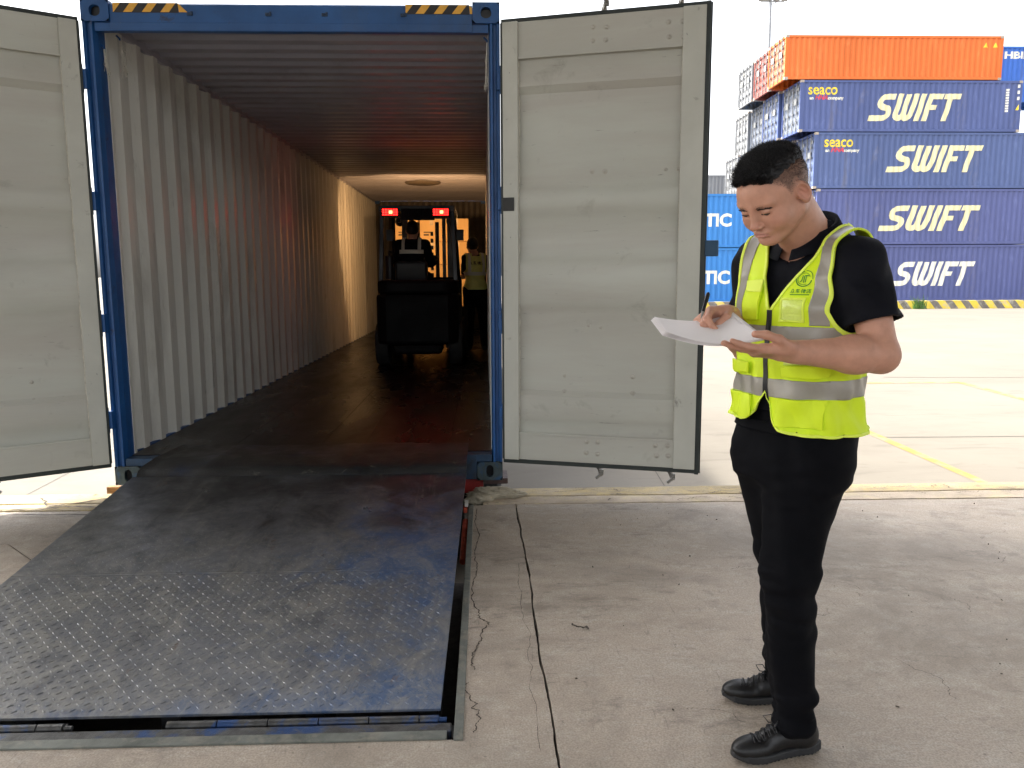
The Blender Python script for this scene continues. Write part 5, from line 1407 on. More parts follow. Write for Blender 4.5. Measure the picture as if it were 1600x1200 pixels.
# head frame
al = R(33)
hf = np.array([-0.85, -0.527, 0.0]); hf /= np.linalg.norm(hf)
HF = np.array([hf[0] * math.cos(al), hf[1] * math.cos(al), -math.sin(al)]); HL = np.array([-hf[1], hf[0], 0.0]); HU = np.cross(HF, HL)
HC = np.array([0.758, 2.093, 1.562]); HS = 1.0; HZ = 0.915
MH = np.stack([HF, HL, HU], 1)
def hloc(P): return ((P - HC.astype(np.float32)) @ MH.astype(np.float32)) / np.array([HS, HS, HZ], np.float32)
def hw(x, y, z): return HC + (HF * x + HL * y) * HS + HU * z * HZ
def rotM(ax, a):
    return np.array(Matrix.Rotation(a, 3, ax))
def head_sdf(P):
    q = hloc(P); y = np.abs(q[:, 1]); m = np.stack([q[:, 0], y, q[:, 2]], 1)
    d = ell(q, (-0.018, 0, 0.030), (0.100, 0.078, 0.092))
    d = smin(d, ell(q, (0.040, 0, 0.028), (0.050, 0.060, 0.055)), 0.03)          # forehead
    d = smin(d, ell(q, (0.028, 0, -0.035), (0.060, 0.064, 0.072)), 0.03)         # face mass
    d = smin(d, cone(m, (-0.012, 0.050, -0.055), (0.062, 0.012, -0.098), 0.020, 0.019), 0.03)   # jaw
    d = smin(d, ell(m, (0.069, 0.0, -0.098), (0.020, 0.020, 0.016)), 0.015)      # chin
    d = smin(d, ell(m, (0.052, 0.040, -0.040), (0.028, 0.024, 0.028)), 0.022)    # cheek
    d = smin(d, cone(m, (0.083, 0.010, 0.019), (0.070, 0.046, 0.019), 0.009, 0.009), 0.014)      # brow ridge
    d = smax(d, -ell(m, (0.100, 0.031, -0.003), (0.017, 0.021, 0.012)), 0.014)    # eye socket
    d = smin(d, ell(m, (0.0725, 0.0315, -0.002), (0.0155, 0.0165, 0.0125)), 0.004)  # lidded eyeball
    d = smin(d, cone(q, (0.086, 0, 0.010), (0.1015, 0, -0.034), 0.0075, 0.0095), 0.013)  # nose
    d = smin(d, ell(q, (0.1020, 0, -0.037), (0.0125, 0.0115, 0.0105)), 0.006)
    d = smin(d, ell(m, (0.094, 0.0125, -0.041), (0.0110, 0.0078, 0.0075)), 0.005)
    d = smax(d, -ell(m, (0.1005, 0.0072, -0.048), (0.0045, 0.0034, 0.004)), 0.003)
    d = smin(d, ell(q, (0.078, 0, -0.066), (0.018, 0.026, 0.017)), 0.012)        # muzzle
    lipx = 0.0928 - 9.5 * y * y
    lip = np.stack([q[:, 0] - lipx, q[:, 1] * 0.0, q[:, 2] + 0.0625 + 5.0 * y * y], 1)
    inm = np.maximum(y - 0.019, 0)
    up = np.sqrt(lip[:, 0] ** 2 + (lip[:, 2] * 0.95) ** 2 + inm ** 2) - 0.0036
    lo = np.sqrt(lip[:, 0] ** 2 + ((q[:, 2] + 0.0725 + 1.5 * y * y)) ** 2 + np.maximum(y - 0.014, 0) ** 2) - 0.0046
    d = smin(d, up, 0.004); d = smin(d, lo, 0.004)
    d = smax(d, -cone(m, (0.0985, 0.0, -0.0672), (0.0865, 0.0215, -0.0695), 0.0016, 0.0012), 0.002)
    d = smax(d, -cone(m, (0.0915, 0.0, -0.083), (0.085, 0.012, -0.0825), 0.003, 0.002), 0.006)
    # eye slit under the lowered lid
    d = smax(d, -cone(m, (0.0885, 0.0215, -0.0085), (0.0815, 0.0435, -0.0075), 0.0014, 0.0010), 0.0015)
    # crease above the lid
    d = smax(d, -cone(m, (0.0865, 0.0215, 0.0045), (0.0790, 0.0445, 0.0040), 0.0012, 0.0010), 0.002)
    # ear
    A = rotM('Z', R(-24)) @ rotM('Y', R(12))
    em = (m - V(-0.014, 0.083, -0.006)) @ A.astype(np.float32)
    e = ell(em, (0, 0, 0.004), (0.0205, 0.0105, 0.0335)); e = smin(e, ell(em, (0.004, 0, -0.024), (0.0105, 0.006, 0.0105)), 0.006)
    e = smax(e, -ell(em, (0.0030, 0.0110, 0.005), (0.0150, 0.0130, 0.0250)), 0.0015)
    e = smin(e, cone(em, (0.002, -0.0005, 0.016), (-0.0075, -0.0005, -0.008), 0.0022, 0.0026), 0.002)
    e = smin(e, ell(em, (0.014, 0.002, -0.006), (0.005, 0.004, 0.007)), 0.004)
    d = smin(d, e, 0.006)
    return d * 0.95
def neck_sdf(P):
    a = hw(-0.035, 0, -0.045); b = NKB + _fv * 0.005
    d = cone(P, a, b, 0.060, 0.066)
    d = smin(d, cone(P, hw(-0.07, 0, -0.04), NKB - _fv * 0.035, 0.035, 0.05), 0.03)
    d = smin(d, cone(P, hw(0.02, 0, -0.085), NKB + _fv * 0.045, 0.026, 0.03), 0.03)
    return d
def finger(P, base, d, bend_to, L, r, curls, k=0.004):
    """three phalanges from base; each turns by its curl towards bend_to"""
    d = d / np.linalg.norm(d); ax = np.cross(d, bend_to); ax /= np.linalg.norm(ax)
    p = base; out = None; pts = [p]
    for i, (f, c) in enumerate(zip((0.46, 0.30, 0.24), curls)):
        d = np.array(Matrix.Rotation(c, 3, Vector(ax)) @ Vector(d)); p2 = p + d * L * f
        ra = r * (1.0, 0.92, 0.84)[i]; rb = r * (0.92, 0.84, 0.74)[i]
        s = cone(P, p, p2, ra, rb); out = s if out is None else smin(out, s, k); p = p2; pts.append(p)
    return out, pts, d
def norm(v): v = np.asarray(v, float); return v / np.linalg.norm(v)
FING = {}
def hand(P, wr, d, n, side, curls, thumb, spread=0.0, key=None):
    """d to the fingers, n out of the palm; side +1 left hand, -1 right hand"""
    d = norm(d); n = norm(n - d * np.dot(n, d)); t = (np.cross(n, d) if side > 0 else np.cross(d, n))
    M = np.stack([d, t, n], 1)
    o = rbox(P, wr + d * 0.058, (0.046, 0.039, 0.0135), 0.0125, M)
    o = smin(o, ell(P, wr + d * 0.034 + t * 0.026 + n * 0.008, (0.032, 0.018, 0.017), M), 0.014)     # thumb ball
    o = smin(o, ell(P, wr + d * 0.040 - t * 0.026 + n * 0.006, (0.034, 0.014, 0.014), M), 0.014)
    o = smin(o, cone(P, wr - d * 0.02, wr + d * 0.03, 0.026, 0.024), 0.02)
    fl = (0.078, 0.086, 0.080, 0.064); fr = (0.0092, 0.0095, 0.0090, 0.0080)
    tips = []
    for i in range(4):
        yy = 0.030 - i * 0.0195
        b = wr + d * (0.098 - 0.004 * abs(i - 1) - (0.006 if i == 3 else 0)) + t * yy + n * 0.0
        dd = norm(d + t * spread * (1.2 - i) * 0.5)
        fg, pts, de = finger(P, b, dd, n, fl[i], fr[i], curls[i])
        o = smin(o, fg, 0.006); tips.append((pts, de))
    b = wr + d * 0.030 + t * 0.034 + n * 0.006
    p1 = wr + d * thumb[0][0] + t * thumb[0][1] + n * thumb[0][2]; p2 = wr + d * thumb[1][0] + t * thumb[1][1] + n * thumb[1][2]
    pm_ = wr + d * thumb[2][0] + t * thumb[2][1] + n * thumb[2][2]
    th = smin(cone(P, b, p1, 0.0145, 0.0115), cone(P, p1, pm_, 0.0112, 0.0108), 0.006); th = smin(th, cone(P, pm_, p2, 0.0108, 0.0085), 0.004)
    o = smin(o, th, 0.007)
    if key is not None: FING[key] = (tips, (pm_, p2), d, t, n)
    return o
Ld, Ln = norm((-0.985, -0.05, 0.06)), norm((0.05, 0.25, 0.97))
Rd, Rn = norm((-0.80, -0.55, 0.0)), norm((0.10, -0.62, -0.78))
cl = [(R(4), R(8), R(6)), (R(2), R(8), R(6)), (R(5), R(10), R(8)), (R(10), R(14), R(10))]
cr = [(R(38), R(52), R(30)), (R(48), R(62), R(36)), (R(62), R(72), R(40)), (R(66), R(76), R(40))]
lth = ((0.058, 0.046, 0.020), (0.112, 0.030, 0.034), (0.088, 0.042, 0.031))
rth = ((0.062, 0.040, 0.030), (0.100, 0.010, 0.046), (0.086, 0.028, 0.042))
def arms_sdf(P, key=False):
    d = cone(P, LSH, LEL, 0.052, 0.043)
    d = smin(d, cone(P, LEL, LEL + (LWR - LEL) * 0.35, 0.043, 0.0465), 0.02); d = smin(d, cone(P, LEL + (LWR - LEL) * 0.3, LWR, 0.0465, 0.0275), 0.02)
    d = smin(d, hand(P, LWR, Ld, Ln, 1, cl, lth, 0.12, 'L' if key else None), 0.012)
    e = cone(P, RSH, REL, 0.052, 0.043)
    e = smin(e, cone(P, REL, REL + (RWR - REL) * 0.35, 0.043, 0.044), 0.02); e = smin(e, cone(P, REL + (RWR - REL) * 0.3, RWR, 0.044, 0.027), 0.02)
    e = smin(e, hand(P, RWR, Rd, Rn, -1, cr, rth, 0.0, 'R' if key else None), 0.012)
    return np.minimum(d, e)
def body_sdf(P):
    d = head_sdf(P); d = smin(d, neck_sdf(P), 0.022)
    t = torso_sdf(P) + 0.012
    d = smin(d, t, 0.02)
    return smin(d, arms_sdf(P), 0.01)
arms_sdf(np.zeros((1, 3), np.float32), True)
Vb, Qb = nets(body_sdf, (0.42, 1.82, 0.86), (1.13, 2.46, 1.74), 0.0026)
qh = hloc(Vb.astype(np.float32))
def hair_mask(q):
    """>0 on the scalp: hairline across the forehead, round the temples, over the ears, down to the nape"""
    x, y, z = q[:, 0], np.abs(q[:, 1]), q[:, 2]
    front = 0.076 + 0.0015 * np.sin(q[:, 1] * 230)                     # hairline height at the forehead
    side = np.interp(x, [-0.12, -0.06, -0.035, -0.012, 0.004, 0.020, 0.034, 0.048, 0.060, 0.075, 0.09], [-0.055, -0.050, -0.030, 0.026, 0.018, 0.006, 0.040, 0.052, 0.066, 0.072, 0.074])
    return z - np.where(x > 0.07, front, side) - 0.0
hm = hair_mask(qh)
is_head = (qh[:, 2] > -0.14) & (np.linalg.norm(qh, axis=1) < 0.19)
stub = np.where(is_head, np.clip((hm + 0.004) / 0.030, 0, 1) * 0.8, 0)
rud = np.zeros(len(Vb))
mq = np.stack([qh[:, 0], np.abs(qh[:, 1]), qh[:, 2]], 1)
for c, r_, a in (((0.105, 0, -0.038), 0.018, 0.5), ((0.07, 0.045, -0.035), 0.03, 0.3), ((-0.014, 0.085, -0.006), 0.035, 0.55)):
    rud = np.maximum(rud, a * np.clip(1 - np.linalg.norm(mq - np.array(c), axis=1) / r_, 0, 1) ** 0.7)
body = np_mesh('body', Vb, Qb, M_skin, man, PB, attrs={'stubble': stub, 'ruddy': rud})
# lips as a tinted skin layer
sel = lambda v: 1.0
lm = (qh[:, 0] > 0.075) & (np.abs(qh[:, 1]) < 0.03) & (qh[:, 2] < -0.05) & (qh[:, 2] > -0.09)
qi = np.array([q for q in Qb if lm[q].all()])
u_, inv = np.unique(qi, return_inverse=True); Vl = Vb[u_]; Fl = inv.reshape(qi.shape)
def lipf(v):
    q = hloc(v.astype(np.float32)); y = np.abs(q[:, 1]); tt = np.clip(1 - (y / 0.0225) ** 2, -1, 1)
    top = -0.0665 - 6.0 * y * y + 0.0068 * np.sign(tt) * np.sqrt(np.abs(tt)) - 0.0012 * np.exp(-(y / 0.004) ** 2); bot = -0.0665 - 6.0 * y * y - 0.0095 * np.sign(tt) * np.sqrt(np.abs(tt))
    return np.minimum(top - q[:, 2], q[:, 2] - bot)
Vl, Fl = clip_by(Vl, Fl, lipf)
if len(Fl):
    g = grad(body_sdf, Vl); np_mesh('lips', Vl + g * 0.0006, Fl, M_lip_s, body, PB)
# eyebrows, lashes: short hairs
def blade_set(name, roots, dirs, lens, wid, mat, parent, bend=None, seed=1):
    r = np.random.default_rng(seed); n = len(roots)
    rnd = r.normal(0, 1, (n, 3)); side = np.cross(dirs, rnd); side /= np.linalg.norm(side, axis=1, keepdims=True)
    w = wid[:, None] if hasattr(wid, '__len__') else wid
    mid = roots + dirs * lens[:, None] * 0.55 + (bend * lens[:, None] * 0.10 if bend is not None else 0)
    tip = roots + dirs * lens[:, None] + (bend * lens[:, None] * 0.35 if bend is not None else 0)
    side2 = np.cross(dirs, side)
    vs = []; 
    A = roots + side * w; B_ = roots - side * w * 0.5 + side2 * w * 0.87; C_ = roots - side * w * 0.5 - side2 * w * 0.87
    D_ = mid + side * w * .8; E_ = mid - side * w * 0.4 + side2 * w * 0.7; F_ = mid - side * w * 0.4 - side2 * w * 0.7
    VV = np.stack([A, B_, C_, D_, E_, F_, tip], 1).reshape(-1, 3)
    k = (np.arange(n) * 7)[:, None]
    fs = []
    for t in ((0, 1, 4, 3), (1, 2, 5, 4), (2, 0, 3, 5)): fs.append(k + np.array(t))
    quads = np.concatenate(fs); tris = np.concatenate([k + np.array(t) for t in ((3, 4, 6), (4, 5, 6), (5, 3, 6))])
    return np_mesh(name, VV, [tuple(q) for q in quads] + [tuple(q) for q in tris], mat, parent, PB)
def surf_pts(L_):
    """project head-frame points onto the skin"""
    p = np.array([hw(*a) for a in L_], np.float32)
    for _ in range(6):
        d = head_sdf(p); p = p - (grad(head_sdf, p) * d[:, None]).astype(np.float32)
    return p.astype(float) + grad(head_sdf, p) * 0.0012
rb_ = np.random.default_rng(4)
for s_ in (1, -1):
    ro = []; di = []; ln = []
    for k in range(520):
        t = rb_.random(); yy = s_ * (0.013 + 0.028 * t); zz = 0.0150 + 0.0035 * math.sin(t * 2.2) - 0.0055 * t * t + rb_.normal(0, 0.0026 * (1 - 0.5 * t)); 
        ro.append((0.085 - 0.02 * t, yy, zz)); dd = HL * s_ * 1.0 + HU * (0.35 - 0.6 * t + rb_.normal(0, .12)) - HF * 0.1 * t; di.append(dd / np.linalg.norm(dd)); ln.append(rb_.uniform(0.004, 0.0065))
    blade_set('eyebrow', surf_pts(ro), np.array(di), np.array(ln), 0.00020, M_brow, body, seed=s_ + 3)
    ro = []; di = []; ln = []
    for k in range(48):
        t = k / 47; yy = s_ * (0.0205 + 0.024 * t); ro.append((0.088 - 0.007 * t, yy, -0.0072 + 0.001 * t)); dd = HF * 0.8 - HU * 0.7 + HL * s_ * 0.5 * (t - .3); di.append(dd / np.linalg.norm(dd)); ln.append(rb_.uniform(0.0025, 0.004))
    blade_set('eyelash', surf_pts(ro), np.array(di), np.array(ln), 0.00026, M_hair, body, seed=s_ + 5)
    MB_ = MB(); c_ = hw(0.0715, s_ * 0.0315, -0.0045)
    MB_.lathe([(0.0, 0.0148), (0.006, 0.0135), (0.0105, 0.010), (0.0135, 0.004), (0.0135, -0.004), (0.0, -0.012)], c_ - PB, HF - HU * 0.25, 20); MB_.build('eye', M_eye, body, smooth='all')
# hair: solid undercoat and upright blades
def hair_len(q):
    x, y, z = q[:, 0], np.abs(q[:, 1]), q[:, 2]
    top = np.clip((z - 0.070) / 0.045, 0, 1); fr = np.clip((x + 0.02) / 0.09, 0, 1)
    top = np.clip((z - 0.042 - 0.024 * np.clip((y - 0.030) / 0.035, 0, 1) + 0.003 * np.sin(x * 260) * np.sin(q[:, 2] * 300)) / 0.042, 0, 1); top = top * top * (3 - 2 * top)
    L = 0.0018 + 0.0022 * np.clip((z + 0.01) / 0.05, 0, 1) + 0.019 * top + 0.005 * top * fr
    return L
hi_ = (hm > -0.001) & is_head
qi = Qb[hi_[Qb].all(1)]
u_, inv = np.unique(qi, return_inverse=True); Vh = Vb[u_]; Fh = inv.reshape(qi.shape)
gh = grad(body_sdf, Vh); qhh = hloc(Vh.astype(np.float32)); Lh = hair_len(qhh)
fade = np.clip((hair_mask(qhh) - 0.002) / 0.02, 0, 1)
Vc = Vh + gh * (Lh * 0.55 * fade - 0.0004)[:, None] * (1 + 0.10 * vnoise(Vh, 90)[:, None])
keep = Lh[Fh].max(1) > 0.0068
qk = Fh[keep]; u2, inv2 = np.unique(qk, return_inverse=True)
hair = np_mesh('hair', Vc[u2], inv2.reshape(qk.shape), M_hair, man, PB)
rg = np.random.default_rng(21)
cen = Vh[Fh].mean(1); gc = gh[Fh].mean(1); qc = hloc(cen.astype(np.float32)); hmc = hair_mask(qc)
NH = 30000
w_ = np.clip(hmc / 0.006, 0.12, 1) * (0.45 + 0.55 * np.clip((qc[:, 2] - 0.03) / 0.04, 0, 1)); w_ /= w_.sum()
pick = rg.choice(len(cen), NH, p=w_)
jit = rg.normal(0, 0.0012, (NH, 3)); roots = cen[pick] + jit - gc[pick] * 0.0008
qq = hloc(roots.astype(np.float32)); Ln_ = hair_len(qq) * rg.uniform(0.5, 1.28, NH) * np.clip(hair_mask(qq) / 0.01 + 0.35, 0.35, 1)
top_ = np.clip((qq[:, 2] - 0.05) / 0.05, 0, 1)[:, None]
dirs = gc[pick] * 1.0 + (HU * 0.95 + HF * 0.25)[None] * top_ + (-HU * 0.9 - HF * 0.25)[None] * (1 - top_) * 0.9 + rg.normal(0, 0.13, (NH, 3))
dirs += 0.30 * np.stack([vnoise(roots, 120, k_) for k_ in (1, 2, 3)], 1) * top_
dirs /= np.linalg.norm(dirs, axis=1, keepdims=True)
blade_set('hair_strands', roots, dirs, Ln_, 0.00022 + 0.0004 * np.clip((Ln_ - 0.004) / 0.01, 0, 1), M_hair, hair, bend=(HF * 0.5)[None], seed=6)
# finger nails
for key in ('L', 'R'):
    tips, thp, d_, t_, n_ = FING[key]
    for pts, de in tips:
        c_ = pts[-1] - de * 0.004; ax = np.cross(de, n_); 
        up = -(n_ - de * np.dot(n_, de)); up = norm(up)
        if key == 'R': up = norm(np.cross(np.cross(de, up), de))
        M = np.stack([norm(de), norm(np.cross(up, de)), up], 1)
        mb = MB(); cc = Vector(c_ + up * 0.0052 - PB)
        vs = []
        for i in range(5):
            for j in range(5):
                u = (i / 4 - .5) * 2; v = (j / 4 - .5) * 2
                p = M @ np.array([u * 0.0052, v * 0.0045 * (1 - 0.15 * max(u, 0)), -0.0018 * v * v + 0.0010]); vs.append(Vector(p) + cc)
        mb.add(vs, [(i * 5 + j, (i + 1) * 5 + j, (i + 1) * 5 + j + 1, i * 5 + j + 1) for i in range(4) for j in range(4)])
        mb.build('nail', M_nail, body, smooth='all')

# ---- shirt
SL1 = LSH + (LEL - LSH) * 0.70; SR1 = RSH + (REL - RSH) * 0.78
def shirt_sdf(P):
    t = torso_sdf(P)
    q = loc(P)
    a = cone(P, LSH + _lv * -0.012, SL1 + (LEL - LSH) * 0.12, 0.064, 0.072)
    w = 0.0045 * np.sin(P[:, 2] * 55 + 4 * np.sin(P[:, 0] * 22 + P[:, 1] * 9)) + 0.003 * vnoise(P, 30, 2)
    a = a + w
    b = cone(P, RSH - _lv * -0.01, SR1 + (REL - RSH) * 0.12, 0.068, 0.072) + w
    pl = (P - SL1.astype(np.float32)) @ norm(LEL - LSH).astype(np.float32) + 0.012
    a0 = a + 0.010
    a = smax(a, pl.astype(np.float32), 0.003)
    a = smax(a, -np.maximum(a0, -pl - 0.05).astype(np.float32), 0.002)
    pr = (P - SR1.astype(np.float32)) @ norm(REL - RSH).astype(np.float32)
    b = smax(b, pr.astype(np.float32), 0.004)
    d = smin(smin(t, a, 0.035), b, 0.035)
    neck = cone(P, NKB - _zv * 0.02, hw(-0.03, 0, -0.10), 0.071, 0.073)
    d = smax(d, -neck, 0.004)
    # open collar V at the throat
    v = np.maximum(np.abs(q[:, 1]) - np.clip((q[:, 2] - 1.385) * 0.36, -1, 1), -(q[:, 0] - 0.0))
    return smax(d, -np.maximum(v, 0.055 - q[:, 0]), 0.004)
Vs, Qs = nets(shirt_sdf, (0.64, 1.84, 0.85), (1.16, 2.50, 1.56), 0.0042)
shirt = np_mesh('shirt', Vs, Qs, M_shirt, man, PB)
# collar: stand and fold
def collar():
    vs = []; n = 64; rows = 6
    for i in range(n + 1):
        a = R(9) + (2 * PI - R(18)) * i / n                 # open at the front
        ca, sa = math.cos(a), math.sin(a)
        fr = (1 + ca) / 2
        rise = 0.098 - 0.078 * fr ** 0.8
        cx = -0.026 + 0.0
        inner = (cx + ca * 0.074, sa * 0.074, 1.430 + rise * 0.9)
        # profile: inside bottom, inside top, roll, outside, fold tip
        for (dr, dz) in ((-0.006, -0.035), (-0.003, -0.008), (0.000, 0.004), (0.007, 0.004), (0.017, -0.014 - 0.006 * fr), (0.028 + 0.006 * fr, -0.036 - 0.022 * fr ** 6)):
            r_ = 0.077 + dr
            p = wld(cx + ca * r_ * (1.06 if ca > 0 else 1.0) + 0.012 * rise / 0.05 * 0 + 0.023 * (rise / 0.05), sa * r_, 1.430 + rise + dz)
            vs.append(p - PB)
    fs = [(i * rows + j, (i + 1) * rows + j, (i + 1) * rows + j + 1, i * rows + j + 1) for i in range(n) for j in range(rows - 1)]
    mb = MB(); mb.add([tuple(v) for v in vs], fs); o = mb.build('collar', M_shirt, shirt, smooth='all', fixn=False)
    solid(o, 0.0025, 0)
collar()
# ---- vest
VSC = [(0.86, .178, .144, 0.006), (0.93, .177, .143, 0.006), (1.03, .170, .138, 0.012), (1.15, .176, .138, 0.012), (1.27, .194, .136, 0.008), (1.35, .196, .124, -0.002), (1.41, .172, .100, -0.016), (1.455, .108, .082, -0.028), (1.52, .07, .07, -0.03)]
def vest_sdf(P):
    q = loc(P)
    d = loft(q, VSC, 2.25)
    for s in (LSH, RSH): d = smin(d, cone(P, wld(-0.025, 0, 1.428), s + _zv * 0.004, 0.066, 0.076), 0.05)
    zz = q[:, 2]; ang = np.arctan2(q[:, 1], q[:, 0])
    d = smin(d, loft(q, [(0.80, .185, .158, 0.004), (0.93, .184, .156, 0.004), (1.0, .16, .13, 0.01)], 2.3), 0.02)
    low = np.clip((1.25 - zz) / 0.3, 0, 1)
    d = d + low * (0.0060 * np.sin(ang * 9 + 3 * np.sin(zz * 9)) + 0.004 * np.sin(ang * 17 + zz * 25)) + 0.0022 * np.sin(zz * 70 + ang * 5) * np.clip(np.abs(q[:, 1]) / .1, 0, 1) + 0.002 * vnoise(q, 40, 5) + 0.003 * vnoise(q * V(1, 1, 0.45), 30, 7)
    return d
Vv, Qv = nets(vest_sdf, (0.60, 1.90, 0.85), (1.18, 2.48, 1.56), 0.0055)
def lc(v): return (v - T0) @ MT
def f_neck(v):
    q = lc(v); w = np.interp(q[:, 2], [1.255, 1.29, 1.36, 1.43, 1.5], [-0.004, 0.018, 0.064, 0.102, 0.112])
    back = np.maximum(np.abs(q[:, 1]) - 0.098, 1.440 - q[:, 2])
    return np.where(q[:, 0] > -0.03, np.abs(q[:, 1]) - w * np.where(q[:, 1] < 0, 0.66, 1.0), back)
def f_arm(v):
    q = lc(v); return np.interp(q[:, 2], [1.10, 1.16, 1.20, 1.26, 1.5], [0.30, 0.225, 0.190, 0.172, 0.166]) + 0.0 - np.abs(q[:, 1]) - 0.25 * np.clip(q[:, 0] - 0.02, 0, 1)
def f_hem(v):
    q = lc(v); y = q[:, 1]
    base = 0.928 + 0.012 * np.clip(-y / 0.15, 0, 1)
    c = np.interp(np.abs(y), [0, 0.012, 0.03, 0.055, 0.08, 0.11], [1.02, 1.0, 0.962, 0.938, 0.930, 0.928]) + np.where(y < 0, 0.02, 0)
    return q[:, 2] - np.where(q[:, 0] > 0, np.maximum(base, c), base)
def f_open(v):
    q = lc(v); return np.where(q[:, 0] > 0, np.abs(q[:, 1]) - 0.0035, 1.0)
Vv, Fv = clip_by(Vv, Qv, f_neck, f_arm, f_hem, lambda v: 1.49 - v[:, 2])
vest = np_mesh('hi_vis_vest', Vv, Fv, M_vest, man, PB); solid(vest, 0.003, 1)
def patch(name, mat, off, *fns, thick=0.0012, parent=None):
    v, f = clip_by(Vv, Fv, *fns)
    if len(f) == 0: print('EMPTY', name); return None
    g = grad(vest_sdf, v, 0.004); o = np_mesh(name, v + g * off, f, mat, parent or vest, PB); solid(o, thick, 1); return o
band = lambda lo, hi, ax=2: (lambda v: np.minimum(lc(v)[:, ax] - lo, hi - lc(v)[:, ax]))
def sloped(lo, hi, k=0.03): return lambda v: np.minimum(lc(v)[:, 2] - k * lc(v)[:, 0] - lo, hi - lc(v)[:, 2] + k * lc(v)[:, 0])
patch('reflective_tape', M_tape_r, 0.0035, sloped(1.030, 1.080, -0.02))
patch('reflective_tape', M_tape_r, 0.0035, sloped(1.182, 1.222, -0.02))
patch('reflective_tape', M_tape_r, 0.0036, lambda v: lc(v)[:, 2] - 1.2235, lambda v: np.minimum(lc(v)[:, 1] - 0.108, 0.151 - lc(v)[:, 1]))
patch('reflective_tape', M_tape_r, 0.0036, lambda v: lc(v)[:, 2] - 1.2235, lambda v: np.minimum(-lc(v)[:, 1] - 0.108, 0.151 + lc(v)[:, 1]))
fr_ = lambda v: lc(v)[:, 0]
for fn, w in ((f_neck, 0.008), (f_arm, 0.008), (f_hem, 0.007)):
    if fn is f_neck:
        patch('piping', M_vest2, 0.0032, lambda v: 0.008 - f_neck(v), lambda v: lc(v)[:, 2] - 1.262, thick=0.003)
    else:
        for sd_ in ((1, -1) if fn is f_arm else (0,)):
            patch('piping', M_vest2, 0.0032, lambda v, fn=fn, w=w: w - fn(v), *([lambda v, sd_=sd_: sd_ * lc(v)[:, 1]] if sd_ else []), thick=0.003)
# pockets
patch('chest_pocket', M_clear, 0.004, fr_, band(1.236, 1.288), band(0.036, 0.092, 1), thick=0.002)
patch('pocket_rim', M_vest2, 0.0036, fr_, band(1.231, 1.2935), band(0.031, 0.097, 1), lambda v: np.maximum(np.abs(lc(v)[:, 2] - 1.262) - 0.026, np.abs(lc(v)[:, 1] - 0.064) - 0.028), thick=0.0032)
patch('radio_pocket', M_vest, 0.004, fr_, band(1.235, 1.325), band(-0.082, -0.034, 1), thick=0.010)
patch('radio_pocket_flap', M_vest2, 0.014, fr_, band(1.305, 1.338), band(-0.085, -0.031, 1), thick=0.003)
patch('lower_pocket', M_vest, 0.003, fr_, band(0.950, 1.026), band(0.045, 0.150, 1), thick=0.007)
patch('lower_pocket', M_vest, 0.003, fr_, band(0.960, 1.026), band(-0.150, -0.045, 1), thick=0.010)
patch('pocket_flap', M_vest, 0.010, fr_, band(1.086, 1.116), band(0.050, 0.145, 1), thick=0.004)
patch('pocket_flap', M_vest, 0.012, fr_, band(1.086, 1.116), band(-0.145, -0.050, 1), thick=0.004)
patch('id_tab', M_clear, 0.012, fr_, band(1.118, 1.144), band(0.060, 0.095, 1), thick=0.004)
patch('zip', M_zip, 0.0034, fr_, lambda v: 0.0075 - np.abs(lc(v)[:, 1]), lambda v: np.minimum(1.262 - lc(v)[:, 2], lc(v)[:, 2] - 0.990), thick=0.002)
mb = MB(); c_ = wld(0.158, 0.004, 1.235) - PB; mb.tube([c_, c_ - Vector((0, 0, 0.03)) if False else tuple(np.array(c_) - _zv * 0.028)], 0.0035, 8); mb.build('zip_puller', M_zip, vest)
# emblem and lettering on the left chest
bv = BVHTree.FromPolygons([tuple(v) for v in Vv], [tuple(int(i) for i in f) for f in Fv])
def on_vest(y, z, off=0.0052):
    o = Vector(wld(0.6, y, z)); hit = bv.ray_cast(o, Vector(-_fv))
    p = hit[0] if hit[0] is not None else Vector(wld(0.14, y, z))
    return p + Vector(_fv) * off - Vector(PB)
def print_on(name, vs, fs, y0, z0, mat, sub=0.006):
    ys_ = np.arange(-0.2, 0.2, sub)
    o = drape(name, [(v[0] * 0.84, v[1] * 0.84) for v in vs], fs, list(ys_), lambda X, Z: on_vest(y0 + X, z0 + Z), mat, vest, ycuts=list(ys_)); return o
def ring_poly(cx, cy, r0, r1, a0, a1, n=40):
    vs = []; fs = []
    for i in range(n + 1):
        a = R(a0 + (a1 - a0) * i / n); vs += [(cx + math.cos(a) * r0, cy + math.sin(a) * r0), (cx + math.cos(a) * r1, cy + math.sin(a) * r1)]
    fs = [(2 * i, 2 * i + 1, 2 * i + 3, 2 * i + 2) for i in range(n)]
    return vs, fs
def stk(list_, w):
    vs = []; fs = []
    for pts in list_:
        for p in stroke(pts, w):
            k = len(vs); vs += list(p); fs.append((k, k + 1, k + 2, k + 3))
    return vs, fs
ec, ez_ = 0.082, 1.345
v, f = ring_poly(0, 0, 0.0215, 0.0245, 100, 350); print_on('emblem', v, f, ec, ez_, M_green)
v, f = ring_poly(0, 0, 0.0172, 0.0187, 20, 300); print_on('emblem', v, f, ec, ez_, M_green)
v, f = ring_poly(0.002, 0.001, 0.0232, 0.0252, -5, 95); print_on('emblem', v, f, ec, ez_, M_green)
v, f = stk([[(-0.004, 0.011), (-0.006, -0.006), (-0.011, -0.009)], [(0.001, 0.010), (0.0, -0.012)], [(0.001, 0.010), (0.013, 0.010)], [(0.007, 0.010), (0.005, -0.011)]], 0.0028); print_on('emblem', v, f, ec, ez_, M_green)
